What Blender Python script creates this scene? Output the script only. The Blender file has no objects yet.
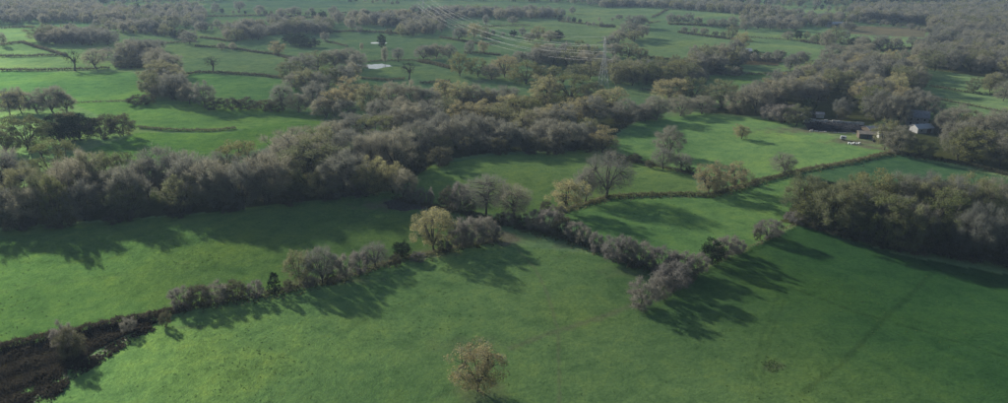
import bpy, math, random
import numpy as np
from mathutils import Vector

# ------------------------------------------------------------------ camera, sky, sun, exposure
scene = bpy.context.scene
COL = scene.collection
CAM_H = 90.0
HFOV = math.radians(72.0)
PITCH = math.radians(19.93)
W0, H0 = 1008.0, 403.0
FPX = W0 / 2 / math.tan(HFOV / 2)
cam_d = bpy.data.cameras.new('camera')
cam_d.sensor_fit = 'HORIZONTAL'; cam_d.angle = HFOV
cam_d.clip_start = 1.0; cam_d.clip_end = 40000.0
cam = bpy.data.objects.new('camera', cam_d); COL.objects.link(cam)
cam.location = (0, 0, CAM_H)
cam.rotation_euler = (math.pi / 2 - PITCH, 0, 0)
scene.camera = cam

SUN_ELEV = math.radians(20.0)
SUN_AZ = math.radians(-43.0)          # measured from +Y towards +X: the sun stands ahead and to the left
world = bpy.data.worlds.new('World'); scene.world = world
world.use_nodes = True
wn = world.node_tree
wn.nodes.clear()
sky = wn.nodes.new('ShaderNodeTexSky'); sky.sky_type = 'NISHITA'; sky.sun_disc = False
sky.sun_elevation = SUN_ELEV; sky.sun_rotation = SUN_AZ
sky.altitude = 100; sky.air_density = 1.0; sky.dust_density = 1.2; sky.ozone_density = 1.0
bg = wn.nodes.new('ShaderNodeBackground'); bg.inputs[1].default_value = 0.05
wo = wn.nodes.new('ShaderNodeOutputWorld')
wn.links.new(sky.outputs[0], bg.inputs[0]); wn.links.new(bg.outputs[0], wo.inputs[0])

sun_d = bpy.data.lights.new('sun', 'SUN'); sun_d.energy = 5.0; sun_d.angle = math.radians(0.6)
sun_d.color = (1.0, 0.945, 0.84)
sun = bpy.data.objects.new('sun', sun_d); COL.objects.link(sun)
to_sun = Vector((math.sin(SUN_AZ) * math.cos(SUN_ELEV), math.cos(SUN_AZ) * math.cos(SUN_ELEV), math.sin(SUN_ELEV)))
sun.rotation_euler = to_sun.to_track_quat('Z', 'Y').to_euler()

vs = scene.view_settings
vs.view_transform = 'Standard'; vs.look = 'None'; vs.gamma = 1.0; vs.exposure = 1.12
vs.use_curve_mapping = False
scene.render.engine = 'CYCLES'
cy = scene.cycles
cy.max_bounces = 5; cy.diffuse_bounces = 2; cy.glossy_bounces = 2; cy.transmission_bounces = 2
cy.volume_bounces = 0; cy.transparent_max_bounces = 4
cy.use_denoising = True
cy.denoising_prefilter = 'NONE'
cy.use_adaptive_sampling = False
HAZE_DENSITY = 0.00009

# ------------------------------------------------------------------ small helpers
CP, SP = math.cos(PITCH), math.sin(PITCH)
RNG = np.random.default_rng(7)
random.seed(7)


HUMPS = []          # (x, y, radius_x, radius_y, height)


def height(x, y):
    x = np.asarray(x, float); y = np.asarray(y, float)
    r = np.hypot(x, y)
    z = 0.9 * np.sin(x / 31.0 + 1.3 * np.sin(y / 57.0)) * np.cos(y / 37.0 + 0.6)
    z = z + 1.9 * np.sin(x / 88.0 + 0.7) * np.sin(y / 95.0 + 0.4 * np.sin(x / 60.0))
    z = z + 0.22 * np.sin(x / 9.0 + 2.0 * np.sin(y / 21.0)) * np.sin(y / 11.0 + x / 33.0)
    z = z * np.clip(1.25 - r / 4000.0, 0.2, 1.0)
    for (hx, hy, rx, ry, hh) in HUMPS:
        z = z + hh * np.exp(-((x - hx) / rx) ** 2 - ((y - hy) / ry) ** 2)
    return z


def gp(px, py):
    """the spot of ground seen at a place in the photograph (x, y, z)"""
    u = (px - W0 / 2) / FPX; v = -(py - H0 / 2) / FPX
    d = np.array([u, CP + v * SP, -SP + v * CP])
    t = -CAM_H / d[2]
    for _ in range(12):
        t = 0.5 * t + 0.5 * (float(height(d[0] * t, d[1] * t)) - CAM_H) / d[2]
    x, y = d[0] * t, d[1] * t
    return np.array([x, y, float(height(x, y))])


def depth(p):
    return p[1] * CP - (p[2] - CAM_H) * SP


def rise(p, ytop):
    """height of a vertical thing standing on p whose top shows at ytop"""
    v = -(ytop - H0 / 2) / FPX
    a = p[1] * SP + (p[2] - CAM_H) * CP
    b = depth(p)
    return (v * b - a) / (CP + v * SP)


HUMPS.append((*gp(300, 133)[:2], 55.0, 20.0, 3.2))
HUMPS.append((*gp(40, 165)[:2], 60.0, 22.0, 1.5))
HUMPS.append((*gp(560, 175)[:2], 70.0, 25.0, 1.6))


def mesh_np(name, verts, tris=None, quads=None):
    verts = np.asarray(verts, np.float32)
    me = bpy.data.meshes.new(name)
    nt = 0 if tris is None else len(tris)
    nq = 0 if quads is None else len(quads)
    me.vertices.add(len(verts)); me.vertices.foreach_set('co', verts.ravel())
    me.loops.add(nt * 3 + nq * 4); me.polygons.add(nt + nq)
    idx, starts = [], []
    if nt:
        idx.append(np.asarray(tris, np.int32).ravel()); starts.append(np.arange(nt, dtype=np.int32) * 3)
    if nq:
        idx.append(np.asarray(quads, np.int32).ravel()); starts.append(nt * 3 + np.arange(nq, dtype=np.int32) * 4)
    me.loops.foreach_set('vertex_index', np.concatenate(idx))
    me.polygons.foreach_set('loop_start', np.concatenate(starts))
    me.update(calc_edges=True); me.validate()
    return me


class MB:
    """collects boxes, bars and sheets into one mesh"""
    def __init__(s):
        s.v = []; s.f = []

    def add(s, vs, fs):
        o = len(s.v); s.v += [tuple(map(float, q)) for q in vs]; s.f += [tuple(i + o for i in q) for q in fs]
        return s

    def box(s, x0, x1, y0, y1, z0, z1):
        return s.add([(x0, y0, z0), (x1, y0, z0), (x1, y1, z0), (x0, y1, z0), (x0, y0, z1), (x1, y0, z1), (x1, y1, z1), (x0, y1, z1)],
                     [(3, 2, 1, 0), (4, 5, 6, 7), (0, 1, 5, 4), (1, 2, 6, 5), (2, 3, 7, 6), (3, 0, 4, 7)])

    def bar(s, a, b, w, sides=4, w2=None):
        a = Vector(a); b = Vector(b); d = b - a
        w2 = w if w2 is None else w2
        t = d.normalized()
        n = t.cross(Vector((0, 0, 1)) if abs(t.z) < 0.95 else Vector((1, 0, 0))).normalized(); m = t.cross(n)
        vs = []
        for (c, r) in ((a, w), (b, w2)):
            for k in range(sides):
                an = 2 * math.pi * (k + 0.5) / sides
                vs.append(c + (n * math.cos(an) + m * math.sin(an)) * r)
        fs = [(k, (k + 1) % sides, sides + (k + 1) % sides, sides + k) for k in range(sides)]
        fs += [tuple(range(sides))[::-1], tuple(range(sides, 2 * sides))]
        return s.add(vs, fs)

    def build(s, name, mat, parent=None, smooth=False):
        me = bpy.data.meshes.new(name); me.from_pydata(s.v, [], s.f); me.update()
        if smooth:
            me.polygons.foreach_set('use_smooth', [True] * len(me.polygons))
        return obj(name, me, mat, parent)


def obj(name, me, mat=None, parent=None):
    if mat is not None and not me.materials:
        me.materials.append(mat)
    o = bpy.data.objects.new(name, me); COL.objects.link(o); o.parent = parent
    return o


def tag(o, label=None, cat=None, group=None, kind=None):
    if label: o['label'] = label
    if cat: o['category'] = cat
    if group: o['group'] = group
    if kind: o['kind'] = kind
    return o


def empty(name, loc, rz=0.0):
    o = bpy.data.objects.new(name, None); COL.objects.link(o)
    o.location = loc; o.rotation_euler = (0, 0, rz); o.empty_display_size = 0.5
    return o


# ------------------------------------------------------------------ materials
def nodes(name):
    m = bpy.data.materials.new(name); m.use_nodes = True
    nt = m.node_tree; nt.nodes.clear()
    out = nt.nodes.new('ShaderNodeOutputMaterial')
    return m, nt, out


def N(nt, typ, **kw):
    n = nt.nodes.new(typ)
    for k, v in kw.items():
        if k == 'inp':
            for a, b in v.items(): n.inputs[a].default_value = b
        else:
            setattr(n, k, v)
    return n


def ramp(nt, fac, stops):
    r = N(nt, 'ShaderNodeValToRGB')
    e = r.color_ramp.elements
    e[0].position, e[0].color = stops[0][0], (*stops[0][1], 1)
    e[1].position, e[1].color = stops[-1][0], (*stops[-1][1], 1)
    for p, c in stops[1:-1]:
        q = e.new(p); q.color = (*c, 1)
    nt.links.new(fac, r.inputs[0])
    return r.outputs[0]


def mix(nt, fac, a, b, blend='MIX'):
    m = N(nt, 'ShaderNodeMix', data_type='RGBA', blend_type=blend)
    for s, v in ((0, fac), (6, a), (7, b)):
        if hasattr(v, 'is_output') or isinstance(v, bpy.types.NodeSocket): nt.links.new(v, m.inputs[s])
        else: m.inputs[s].default_value = v if s == 0 else (*v, 1)
    return m.outputs[2]


def foliage(name, cols, translucent=0.35, nscale=3.0):
    """colours spread by a per-plant random value and by clump-sized noise"""
    m, nt, out = nodes(name)
    oi = N(nt, 'ShaderNodeObjectInfo'); tc = N(nt, 'ShaderNodeTexCoord')
    no = N(nt, 'ShaderNodeTexNoise', inp={'Scale': nscale, 'Detail': 3.0})
    nt.links.new(tc.outputs['Object'], no.inputs['Vector'])
    a = N(nt, 'ShaderNodeMath', operation='MULTIPLY_ADD', inp={1: 0.55})
    nt.links.new(oi.outputs['Random'], a.inputs[0])
    b = N(nt, 'ShaderNodeMath', operation='MULTIPLY', inp={1: 0.5}); nt.links.new(no.outputs[0], b.inputs[0])
    nt.links.new(b.outputs[0], a.inputs[2])
    k = len(cols)
    c = ramp(nt, a.outputs[0], [(0.15 + 0.7 * i / (k - 1), cols[i]) for i in range(k)])
    di = N(nt, 'ShaderNodeBsdfDiffuse'); tr = N(nt, 'ShaderNodeBsdfTranslucent')
    nt.links.new(c, di.inputs[0]); nt.links.new(c, tr.inputs[0])
    mx = N(nt, 'ShaderNodeMixShader', inp={0: translucent})
    nt.links.new(di.outputs[0], mx.inputs[1]); nt.links.new(tr.outputs[0], mx.inputs[2])
    nt.links.new(mx.outputs[0], out.inputs[0])
    return m


def plain(name, col, rough=0.8, var=0.25, scale=2.0, metallic=0.0):
    m, nt, out = nodes(name)
    p = N(nt, 'ShaderNodeBsdfPrincipled', inp={'Roughness': rough, 'Metallic': metallic, 'Specular IOR Level': 0.12 if rough > 0.7 else 0.4})
    tc = N(nt, 'ShaderNodeTexCoord'); no = N(nt, 'ShaderNodeTexNoise', inp={'Scale': scale, 'Detail': 5.0})
    nt.links.new(tc.outputs['Object'], no.inputs['Vector'])
    lo = tuple(c * (1 - var) for c in col); hi = tuple(min(1, c * (1 + var)) for c in col)
    c = ramp(nt, no.outputs[0], [(0.3, lo), (0.7, hi)])
    nt.links.new(c, p.inputs['Base Color'])
    nt.links.new(p.outputs[0], out.inputs[0])
    return m


M = {}
M['bark'] = plain('bark', (0.055, 0.050, 0.042), 0.9, 0.35, 4.0)
M['twig'] = foliage('twig', [(0.122, 0.13, 0.12), (0.172, 0.174, 0.146), (0.235, 0.222, 0.162)], 0.48)
M['twig_ivy'] = foliage('twig_ivy', [(0.11, 0.126, 0.076), (0.158, 0.168, 0.1), (0.215, 0.21, 0.122)], 0.48)
M['autumn'] = foliage('autumn', [(0.245, 0.208, 0.115), (0.285, 0.255, 0.125), (0.255, 0.255, 0.115)], 0.46)
M['olive'] = foliage('olive', [(0.08, 0.104, 0.046), (0.12, 0.138, 0.056), (0.175, 0.174, 0.074)], 0.44)
M['evergreen'] = foliage('evergreen', [(0.016, 0.030, 0.018), (0.026, 0.042, 0.022)], 0.15)
M['mauve'] = foliage('mauve', [(0.142, 0.14, 0.132), (0.178, 0.168, 0.15), (0.19, 0.185, 0.15)], 0.46)
M['scrub'] = foliage('scrub', [(0.055, 0.06, 0.042), (0.085, 0.084, 0.055), (0.115, 0.114, 0.066)], 0.4)
M['hedge'] = foliage('hedge', [(0.075, 0.082, 0.045), (0.115, 0.115, 0.062), (0.155, 0.14, 0.085)], 0.4, 0.4)
M['dry_grass'] = foliage('dry_grass', [(0.22, 0.23, 0.17), (0.34, 0.33, 0.27)], 0.4)
M['tussock'] = foliage('tussock', [(0.075, 0.13, 0.04), (0.11, 0.17, 0.055)], 0.4)
M['rough'] = foliage('rough', [(0.09, 0.12, 0.05), (0.14, 0.155, 0.07), (0.22, 0.20, 0.12)], 0.4, 0.3)
M['bramble'] = foliage('bramble', [(0.022, 0.021, 0.015), (0.05, 0.044, 0.032), (0.12, 0.1, 0.075)], 0.35, 0.5)
M['steel'] = plain('galvanised_steel', (0.26, 0.27, 0.28), 0.7, 0.1, 0.5, 0.0)
M['wire'] = plain('aluminium_wire', (0.30, 0.31, 0.33), 0.6, 0.05, 0.1, 0.1)
M['glass_insulator'] = plain('insulator', (0.20, 0.22, 0.22), 0.3)
M['slate'] = plain('slate', (0.16, 0.17, 0.19), 0.6, 0.3, 1.2)
M['metal_roof'] = plain('metal_roof', (0.33, 0.35, 0.38), 0.6, 0.12, 0.5)
M['render_wall'] = plain('render_wall', (0.22, 0.22, 0.215), 0.9, 0.12, 0.8)
M['brick'] = plain('brickwork', (0.26, 0.15, 0.11), 0.9, 0.3, 3.0)
M['pane'] = plain('window_pane', (0.03, 0.035, 0.04), 0.15, 0.1)
M['timber'] = plain('timber', (0.075, 0.06, 0.045), 0.85, 0.3, 2.0)
M['sheet'] = plain('black_sheet', (0.014, 0.016, 0.021), 0.9, 0.4, 0.6)
M['concrete'] = plain('concrete', (0.36, 0.36, 0.35), 0.9, 0.25, 0.7)
M['rubber'] = plain('tyre_rubber', (0.022, 0.022, 0.024), 0.9, 0.3)
M['white'] = plain('white_plastic', (0.52, 0.53, 0.54), 0.6, 0.08)
M['tan_roof'] = plain('tan_roof', (0.24, 0.21, 0.17), 0.9, 0.25, 0.8)
M['machine'] = plain('machine_paint', (0.05, 0.06, 0.07), 0.5, 0.4)


def water_material():
    m, nt, out = nodes('pond_water')
    p = N(nt, 'ShaderNodeBsdfPrincipled', inp={'Base Color': (0.03, 0.04, 0.04, 1), 'Roughness': 0.06, 'IOR': 1.33})
    tc = N(nt, 'ShaderNodeTexCoord'); no = N(nt, 'ShaderNodeTexNoise', inp={'Scale': 1.5, 'Detail': 2.0})
    nt.links.new(tc.outputs['Object'], no.inputs['Vector'])
    b = N(nt, 'ShaderNodeBump', inp={'Strength': 0.05, 'Distance': 0.05}); nt.links.new(no.outputs[0], b.inputs['Height'])
    nt.links.new(b.outputs[0], p.inputs['Normal']); nt.links.new(p.outputs[0], out.inputs[0])
    return m


M['water'] = water_material()


def ground_material():
    m, nt, out = nodes('pasture')
    tc = N(nt, 'ShaderNodeTexCoord')
    tint = N(nt, 'ShaderNodeAttribute', attribute_name='tint')
    wear = N(nt, 'ShaderNodeAttribute', attribute_name='wear')

    def noise(scale, detail=4.0, rough=0.55, dist=0.0):
        n = N(nt, 'ShaderNodeTexNoise', inp={'Scale': scale, 'Detail': detail, 'Roughness': rough, 'Distortion': dist})
        nt.links.new(tc.outputs['Object'], n.inputs['Vector'])
        return n.outputs[0]
    big = ramp(nt, noise(0.018, 4.0), [(0.3, (0.72, 0.80, 0.80)), (0.5, (1, 1, 1)), (0.72, (1.36, 1.18, 0.92))])
    med = ramp(nt, noise(0.16, 5.0, 0.65, 0.4), [(0.3, (0.68, 0.74, 0.74)), (0.5, (1, 1, 1)), (0.7, (1.28, 1.15, 1.0))])
    fine = ramp(nt, noise(1.1, 6.0, 0.75), [(0.28, (0.66, 0.70, 0.70)), (0.5, (1, 1, 1)), (0.72, (1.28, 1.20, 1.12))])
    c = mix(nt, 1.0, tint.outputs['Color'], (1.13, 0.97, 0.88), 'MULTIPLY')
    c = mix(nt, 1.0, c, big, 'MULTIPLY')
    c = mix(nt, 1.0, c, med, 'MULTIPLY')
    c = mix(nt, 1.0, c, fine, 'MULTIPLY')
    earth = ramp(nt, noise(0.9, 5.0, 0.7), [(0.3, (0.085, 0.070, 0.045)), (0.7, (0.19, 0.165, 0.120))])
    c = mix(nt, wear.outputs['Fac'], c, earth)
    df = N(nt, 'ShaderNodeBsdfDiffuse', inp={'Roughness': 1.0}); gl = N(nt, 'ShaderNodeBsdfGlossy', inp={'Roughness': 0.6})
    gloss = mix(nt, 1.0, c, (2.1, 2.5, 2.1), 'MULTIPLY')
    nt.links.new(c, df.inputs[0]); nt.links.new(gloss, gl.inputs[0])
    p = N(nt, 'ShaderNodeMixShader', inp={0: 0.05})
    nt.links.new(df.outputs[0], p.inputs[1]); nt.links.new(gl.outputs[0], p.inputs[2])
    bs = N(nt, 'ShaderNodeMath', operation='ADD')
    nt.links.new(noise(0.35, 5.0, 0.7), bs.inputs[0])
    sc = N(nt, 'ShaderNodeMath', operation='MULTIPLY', inp={1: 0.35}); nt.links.new(noise(2.2, 4.0, 0.7), sc.inputs[0])
    nt.links.new(sc.outputs[0], bs.inputs[1])
    b = N(nt, 'ShaderNodeBump', inp={'Strength': 0.55, 'Distance': 0.55})
    nt.links.new(bs.outputs[0], b.inputs['Height']); nt.links.new(b.outputs[0], df.inputs['Normal']); nt.links.new(b.outputs[0], gl.inputs['Normal'])
    nt.links.new(p.outputs[0], out.inputs[0])
    return m


# ------------------------------------------------------------------ the ground
# fields: outline as seen in the photograph, laid on the ground; colour is the sward's own, except the front right field, darkened for vignette falloff
G_FRESH = (0.118, 0.246, 0.069)
G_MID = (0.100, 0.232, 0.079)
G_COOL = (0.058, 0.144, 0.066)
G_PALE = (0.166, 0.216, 0.089)
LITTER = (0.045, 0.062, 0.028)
G_FAR = (0.126, 0.236, 0.108)
FIELDS = [
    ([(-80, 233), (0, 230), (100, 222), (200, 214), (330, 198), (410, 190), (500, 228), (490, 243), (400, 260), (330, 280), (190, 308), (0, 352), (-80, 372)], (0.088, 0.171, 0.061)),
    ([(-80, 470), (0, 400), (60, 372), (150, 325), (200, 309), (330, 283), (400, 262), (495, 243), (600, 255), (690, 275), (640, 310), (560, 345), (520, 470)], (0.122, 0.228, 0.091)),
    ([(520, 470), (560, 345), (640, 310), (690, 275), (720, 262), (800, 225), (900, 255), (1010, 275), (1200, 300), (1200, 470)], (0.028, 0.085, 0.030)),  # front right field: lens vignetting painted in as darker grass
    ([(400, 172), (500, 155), (590, 152), (690, 172), (700, 194), (600, 199), (560, 212), (500, 215), (430, 205)], (0.132, 0.237, 0.083)),
    ([(560, 212), (605, 199), (700, 197), (790, 175), (810, 178), (790, 225), (720, 262), (690, 270), (600, 250)], (0.101, 0.218, 0.077)),
    ([(595, 150), (640, 120), (700, 113), (790, 122), (860, 148), (893, 152), (790, 172), (740, 188), (690, 172)], (0.136, 0.271, 0.103)),
    ([(790, 175), (893, 154), (1010, 178), (1010, 205), (900, 190), (800, 180)], (0.053, 0.128, 0.063)),
    ([(60, 160), (140, 132), (235, 132), (300, 120), (335, 122), (330, 140), (250, 150), (200, 160), (120, 170)], (0.112, 0.233, 0.069)),
    ([(70, 102), (150, 100), (270, 108), (330, 118), (235, 131), (140, 129), (90, 112)], (0.131, 0.258, 0.085)),
    ([(-60, 112), (70, 103), (150, 100), (150, 82), (130, 72), (0, 71), (-60, 71)], (0.105, 0.224, 0.086)),
    ([(0, 92), (25, 92), (25, 105), (0, 108)], (0.150, 0.180, 0.050)),
    ([(175, 92), (285, 108), (305, 96), (290, 80), (200, 73), (178, 76)], (0.130, 0.268, 0.101)),
    ([(702, 76), (800, 72), (806, 80), (770, 90), (716, 86)], (0.098, 0.205, 0.075)),
    ([(745, 59), (782, 60), (778, 66), (740, 64)], (0.160, 0.150, 0.090)),
    ([(845, 26), (930, 28), (925, 38), (850, 34)], (0.130, 0.135, 0.090)),
    # leaf litter under the woods
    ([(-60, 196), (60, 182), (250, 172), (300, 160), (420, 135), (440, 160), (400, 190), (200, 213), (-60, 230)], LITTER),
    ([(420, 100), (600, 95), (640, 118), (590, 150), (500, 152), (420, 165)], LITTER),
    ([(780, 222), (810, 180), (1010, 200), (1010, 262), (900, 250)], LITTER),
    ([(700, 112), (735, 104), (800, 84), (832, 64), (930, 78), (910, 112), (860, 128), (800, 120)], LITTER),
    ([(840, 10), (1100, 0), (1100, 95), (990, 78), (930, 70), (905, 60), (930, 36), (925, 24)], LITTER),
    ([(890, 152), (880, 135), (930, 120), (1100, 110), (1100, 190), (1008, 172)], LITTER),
    ([(-50, 352), (0, 352), (62, 338), (100, 329), (150, 318), (152, 322), (112, 340), (90, 353), (60, 372), (46, 388), (20, 406), (-50, 440)], (0.035, 0.032, 0.020)),
]
PATHS = [   # worn lines: points, half width (m), strength
    ([(505, 235), (512, 240), (503, 243)], 2.6, 0.9),
    ([(512, 348), (560, 330), (600, 318), (640, 302), (690, 282)], 0.8, 0.4),
    ([(572, 326), (600, 316), (618, 312)], 0.6, 0.45),
    ([(785, 285), (850, 310), (920, 330), (1010, 358)], 0.4, -0.28),
    ([(930, 275), (905, 300), (880, 322), (840, 365), (800, 395)], 0.6, -0.24),
    ([(555, 260), (600, 240), (640, 236)], 0.4, 0.2),
    ([(512, 243), (535, 268), (548, 295), (558, 330), (560, 410)], 0.4, 0.32),
    ([(780, 290), (760, 340), (748, 410)], 0.35, -0.13),
    ([(788, 290), (769, 340), (758, 410)], 0.35, -0.13),
    ([(500, 262), (440, 290), (340, 330), (240, 372)], 0.5, -0.15),
    ([(10, 262), (90, 262), (180, 245)], 0.6, -0.18),
    ([(0, 292), (60, 282), (130, 275), (190, 262)], 0.4, 0.12),
    ([(75, 103), (100, 102), (125, 101)], 0.8, 0.5),
    ([(840, 140), (862, 146), (890, 150)], 2.5, 0.8),
    ([(470, 86), (485, 80), (495, 78)], 3.0, 0.5),
]
PATCHES = [  # rough patches: place, half width and half depth (m), strength
    (402, 205, 14, 5, 0.75), (773, 366, 2.6, 1.6, 0.45), (505, 239, 5, 4, 0.8), (380, 262, 6, 3, 0.5),
    (430, 255, 9, 2.5, 0.6), (330, 281, 12, 2.0, 0.5), (470, 345, 10, 4, 0.18), (190, 327, 3, 1, 0.3),
    (835, 130, 34, 9, 0.85), (860, 142, 16, 5, 0.8), (915, 128, 14, 9, 0.6), (575, 245, 8, 3, 0.3),
    (640, 272, 10, 4, 0.25), (480, 391, 6, 5, 0.4), (434, 252, 7, 4, 0.4), (130, 122, 8, 3, 0.2),
]


def inside(poly, x, y):
    r = np.zeros(x.shape, bool); n = len(poly); j = n - 1
    for i in range(n):
        xi, yi = poly[i]; xj, yj = poly[j]
        c = ((yi > y) != (yj > y)) & (x < (xj - xi) * (y - yi) / (yj - yi + 1e-12) + xi)
        r ^= c; j = i
    return r


def seg_dist(pts, x, y):
    d = np.full(x.shape, 1e9)
    for (ax, ay), (bx, by) in zip(pts[:-1], pts[1:]):
        vx, vy = bx - ax, by - ay
        t = np.clip(((x - ax) * vx + (y - ay) * vy) / (vx * vx + vy * vy + 1e-9), 0, 1)
        d = np.minimum(d, np.hypot(x - ax - t * vx, y - ay - t * vy))
    return d


def build_ground():
    rings = np.concatenate([[0.5, 30, 60, 90], np.exp(np.linspace(math.log(105), math.log(1700), 430)), np.exp(np.linspace(math.log(1800), math.log(9000), 20))])
    fine = np.radians(np.linspace(-48, 48, 560)); coarse = np.radians(np.linspace(48, 312, 60))[1:-1]
    ang = np.concatenate([fine, coarse]); na = len(ang); nr = len(rings)
    A, R = np.meshgrid(ang, rings)
    X = R * np.sin(A); Y = R * np.cos(A); Z = height(X, Y)
    v = np.stack([X, Y, Z], -1).reshape(-1, 3)
    i = np.arange(nr - 1)[:, None] * na; j = np.arange(na)[None, :]; jn = (j + 1) % na
    q = np.stack([i + j, i + na + j, i + na + jn, i + jn], -1).reshape(-1, 4)[:, ::-1]
    me = mesh_np('ground', v, quads=q)
    me.polygons.foreach_set('use_smooth', np.ones(len(me.polygons), bool))
    x, y = v[:, 0].astype(float), v[:, 1].astype(float)
    col = np.tile(np.array([*G_FAR, 1.0]), (len(v), 1))
    # the far mosaic: large meadows of slightly different swards
    far = np.sin(np.floor(x / 130 + 0.3 * np.sin(y / 200)) * 12.9 + np.floor(y / 170) * 78.2) * 43758.5
    far = far - np.floor(far)
    col[:, 0] *= 0.85 + 0.45 * far; col[:, 1] *= 0.9 + 0.22 * far; col[:, 2] *= 1.0 + 0.15 * far
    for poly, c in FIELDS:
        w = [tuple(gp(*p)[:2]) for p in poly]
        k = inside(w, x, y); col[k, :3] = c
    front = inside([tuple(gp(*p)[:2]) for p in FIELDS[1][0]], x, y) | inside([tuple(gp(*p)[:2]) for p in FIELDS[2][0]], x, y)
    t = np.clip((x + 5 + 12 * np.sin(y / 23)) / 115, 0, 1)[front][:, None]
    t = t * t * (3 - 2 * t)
    col[front, :3] = np.array(FIELDS[1][1]) * (1 - t) + np.array(FIELDS[2][1]) * t  # light falloff towards the right blended into the front grass colour
    wear = np.zeros(len(v))
    wob = 1 + 0.5 * np.sin(x * 0.9 + 1.7 * np.sin(y * 0.37)) * np.sin(y * 0.8)
    for pts, hw, s in PATHS:
        w = [tuple(gp(*p)[:2]) for p in pts]
        d = seg_dist(w, x, y)
        if s < 0:
            col[:, :3] *= (1 + s * np.clip(1.6 - d / (hw * wob), 0, 1))[:, None]
        else:
            wear = np.maximum(wear, s * np.clip(1.6 - d / (hw * wob), 0, 1))
    for px, py, rx, ry, s in PATCHES:
        c = gp(px, py)
        d = np.hypot((x - c[0]) / rx, (y - c[1]) / ry) * wob ** 0.6
        wear = np.maximum(wear, s * np.clip(1.7 - d * 1.3, 0, 1))
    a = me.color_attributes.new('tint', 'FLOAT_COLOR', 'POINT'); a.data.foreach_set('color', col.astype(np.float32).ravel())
    b = me.attributes.new('wear', 'FLOAT', 'POINT'); b.data.foreach_set('value', wear.astype(np.float32))
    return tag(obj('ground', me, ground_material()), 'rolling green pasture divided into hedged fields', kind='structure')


build_ground()


def build_pond(pts, label):
    c = gp(np.mean([p[0] for p in pts]), np.mean([p[1] for p in pts]))
    w = [gp(*p) for p in pts]
    # round the outline off
    for _ in range(2):
        w = [q for a, b in zip(w, w[1:] + w[:1]) for q in (0.75 * a + 0.25 * b, 0.25 * a + 0.75 * b)]
    w = [c + (q - c) * (1 + 0.10 * math.sin(k * 2.3) + 0.07 * math.sin(k * 5.1 + 1)) for k, q in enumerate(w)]
    z = float(np.mean([q[2] for q in w])) + 0.12
    mb = MB(); n = len(w)
    vs = [(q[0], q[1], z) for q in w] + [(c[0] + (q[0] - c[0]) * 1.05, c[1] + (q[1] - c[1]) * 1.05, z - 2.0) for q in w]
    mb.add(vs, [tuple(range(n))[::-1]] + [(k, (k + 1) % n, n + (k + 1) % n, n + k) for k in range(n)])
    o = mb.build('pond', M['water'])
    me = o.data
    if me.polygons[0].normal.z < 0: me.flip_normals()
    return tag(o, label, kind='structure')


build_pond([(366, 65.5), (366, 68.6), (378, 69.2), (388, 68.4), (394, 67.0), (386, 64.2), (374, 64.6)], 'bright pond beside the dark wood')
build_pond([(368, 43.2), (376, 44.2), (386, 43.8), (388, 43.0), (378, 42.4)], 'small pond in the far meadow')
build_pond([(355, 64.5), (357, 66.5), (362, 66.2), (361, 64.4)], 'small pool at the edge of the dark wood')


# ------------------------------------------------------------------ plants: prototypes
def tubes(segs, sides=5):
    """segs: list of (a, b, ra, rb) -> verts, quads"""
    a = np.array([s[0] for s in segs], float); b = np.array([s[1] for s in segs], float)
    ra = np.array([s[2] for s in segs]); rb = np.array([s[3] for s in segs])
    t = b - a; t /= np.linalg.norm(t, axis=1, keepdims=True) + 1e-9
    ref = np.where(np.abs(t[:, 2:3]) < 0.9, np.array([[0, 0, 1.0]]), np.array([[1.0, 0, 0]]))
    n = np.cross(t, ref); n /= np.linalg.norm(n, axis=1, keepdims=True) + 1e-9
    m = np.cross(t, n)
    an = np.arange(sides) * 2 * math.pi / sides
    d = n[:, None, :] * np.cos(an)[None, :, None] + m[:, None, :] * np.sin(an)[None, :, None]
    va = a[:, None, :] + d * ra[:, None, None]; vb = b[:, None, :] + d * rb[:, None, None]
    v = np.concatenate([va, vb], 1).reshape(-1, 3)
    k = np.arange(sides); kn = (k + 1) % sides
    q = np.stack([k, kn, sides + kn, sides + k], -1)
    q = (np.arange(len(segs))[:, None, None] * 2 * sides + q[None]).reshape(-1, 4)
    return v, q


def unit(v):
    return v / (np.linalg.norm(v, axis=-1, keepdims=True) + 1e-9)


def ribbons(base, d, length, width, rng):
    """thin tapering twigs as single triangles"""
    n = unit(np.cross(d, rng.normal(size=d.shape)))
    a = base + n * (width / 2)[:, None]; b = base - n * (width / 2)[:, None]
    c = base + d * length[:, None]
    return np.stack([a, b, c], 1).reshape(-1, 3)


def leaves(cen, size, rng, flat=0.0):
    nrm = rng.normal(size=cen.shape); nrm[:, 2] += flat
    nrm = unit(nrm)
    u = unit(np.cross(nrm, rng.normal(size=cen.shape))); w = np.cross(nrm, u)
    s = size[:, None] / 2
    k = rng.uniform(0.55, 1.0, size=(len(cen), 1))
    return np.stack([cen - u * s, cen - w * s * k, cen + u * s, cen + w * s * k], 1).reshape(-1, 3)


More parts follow.
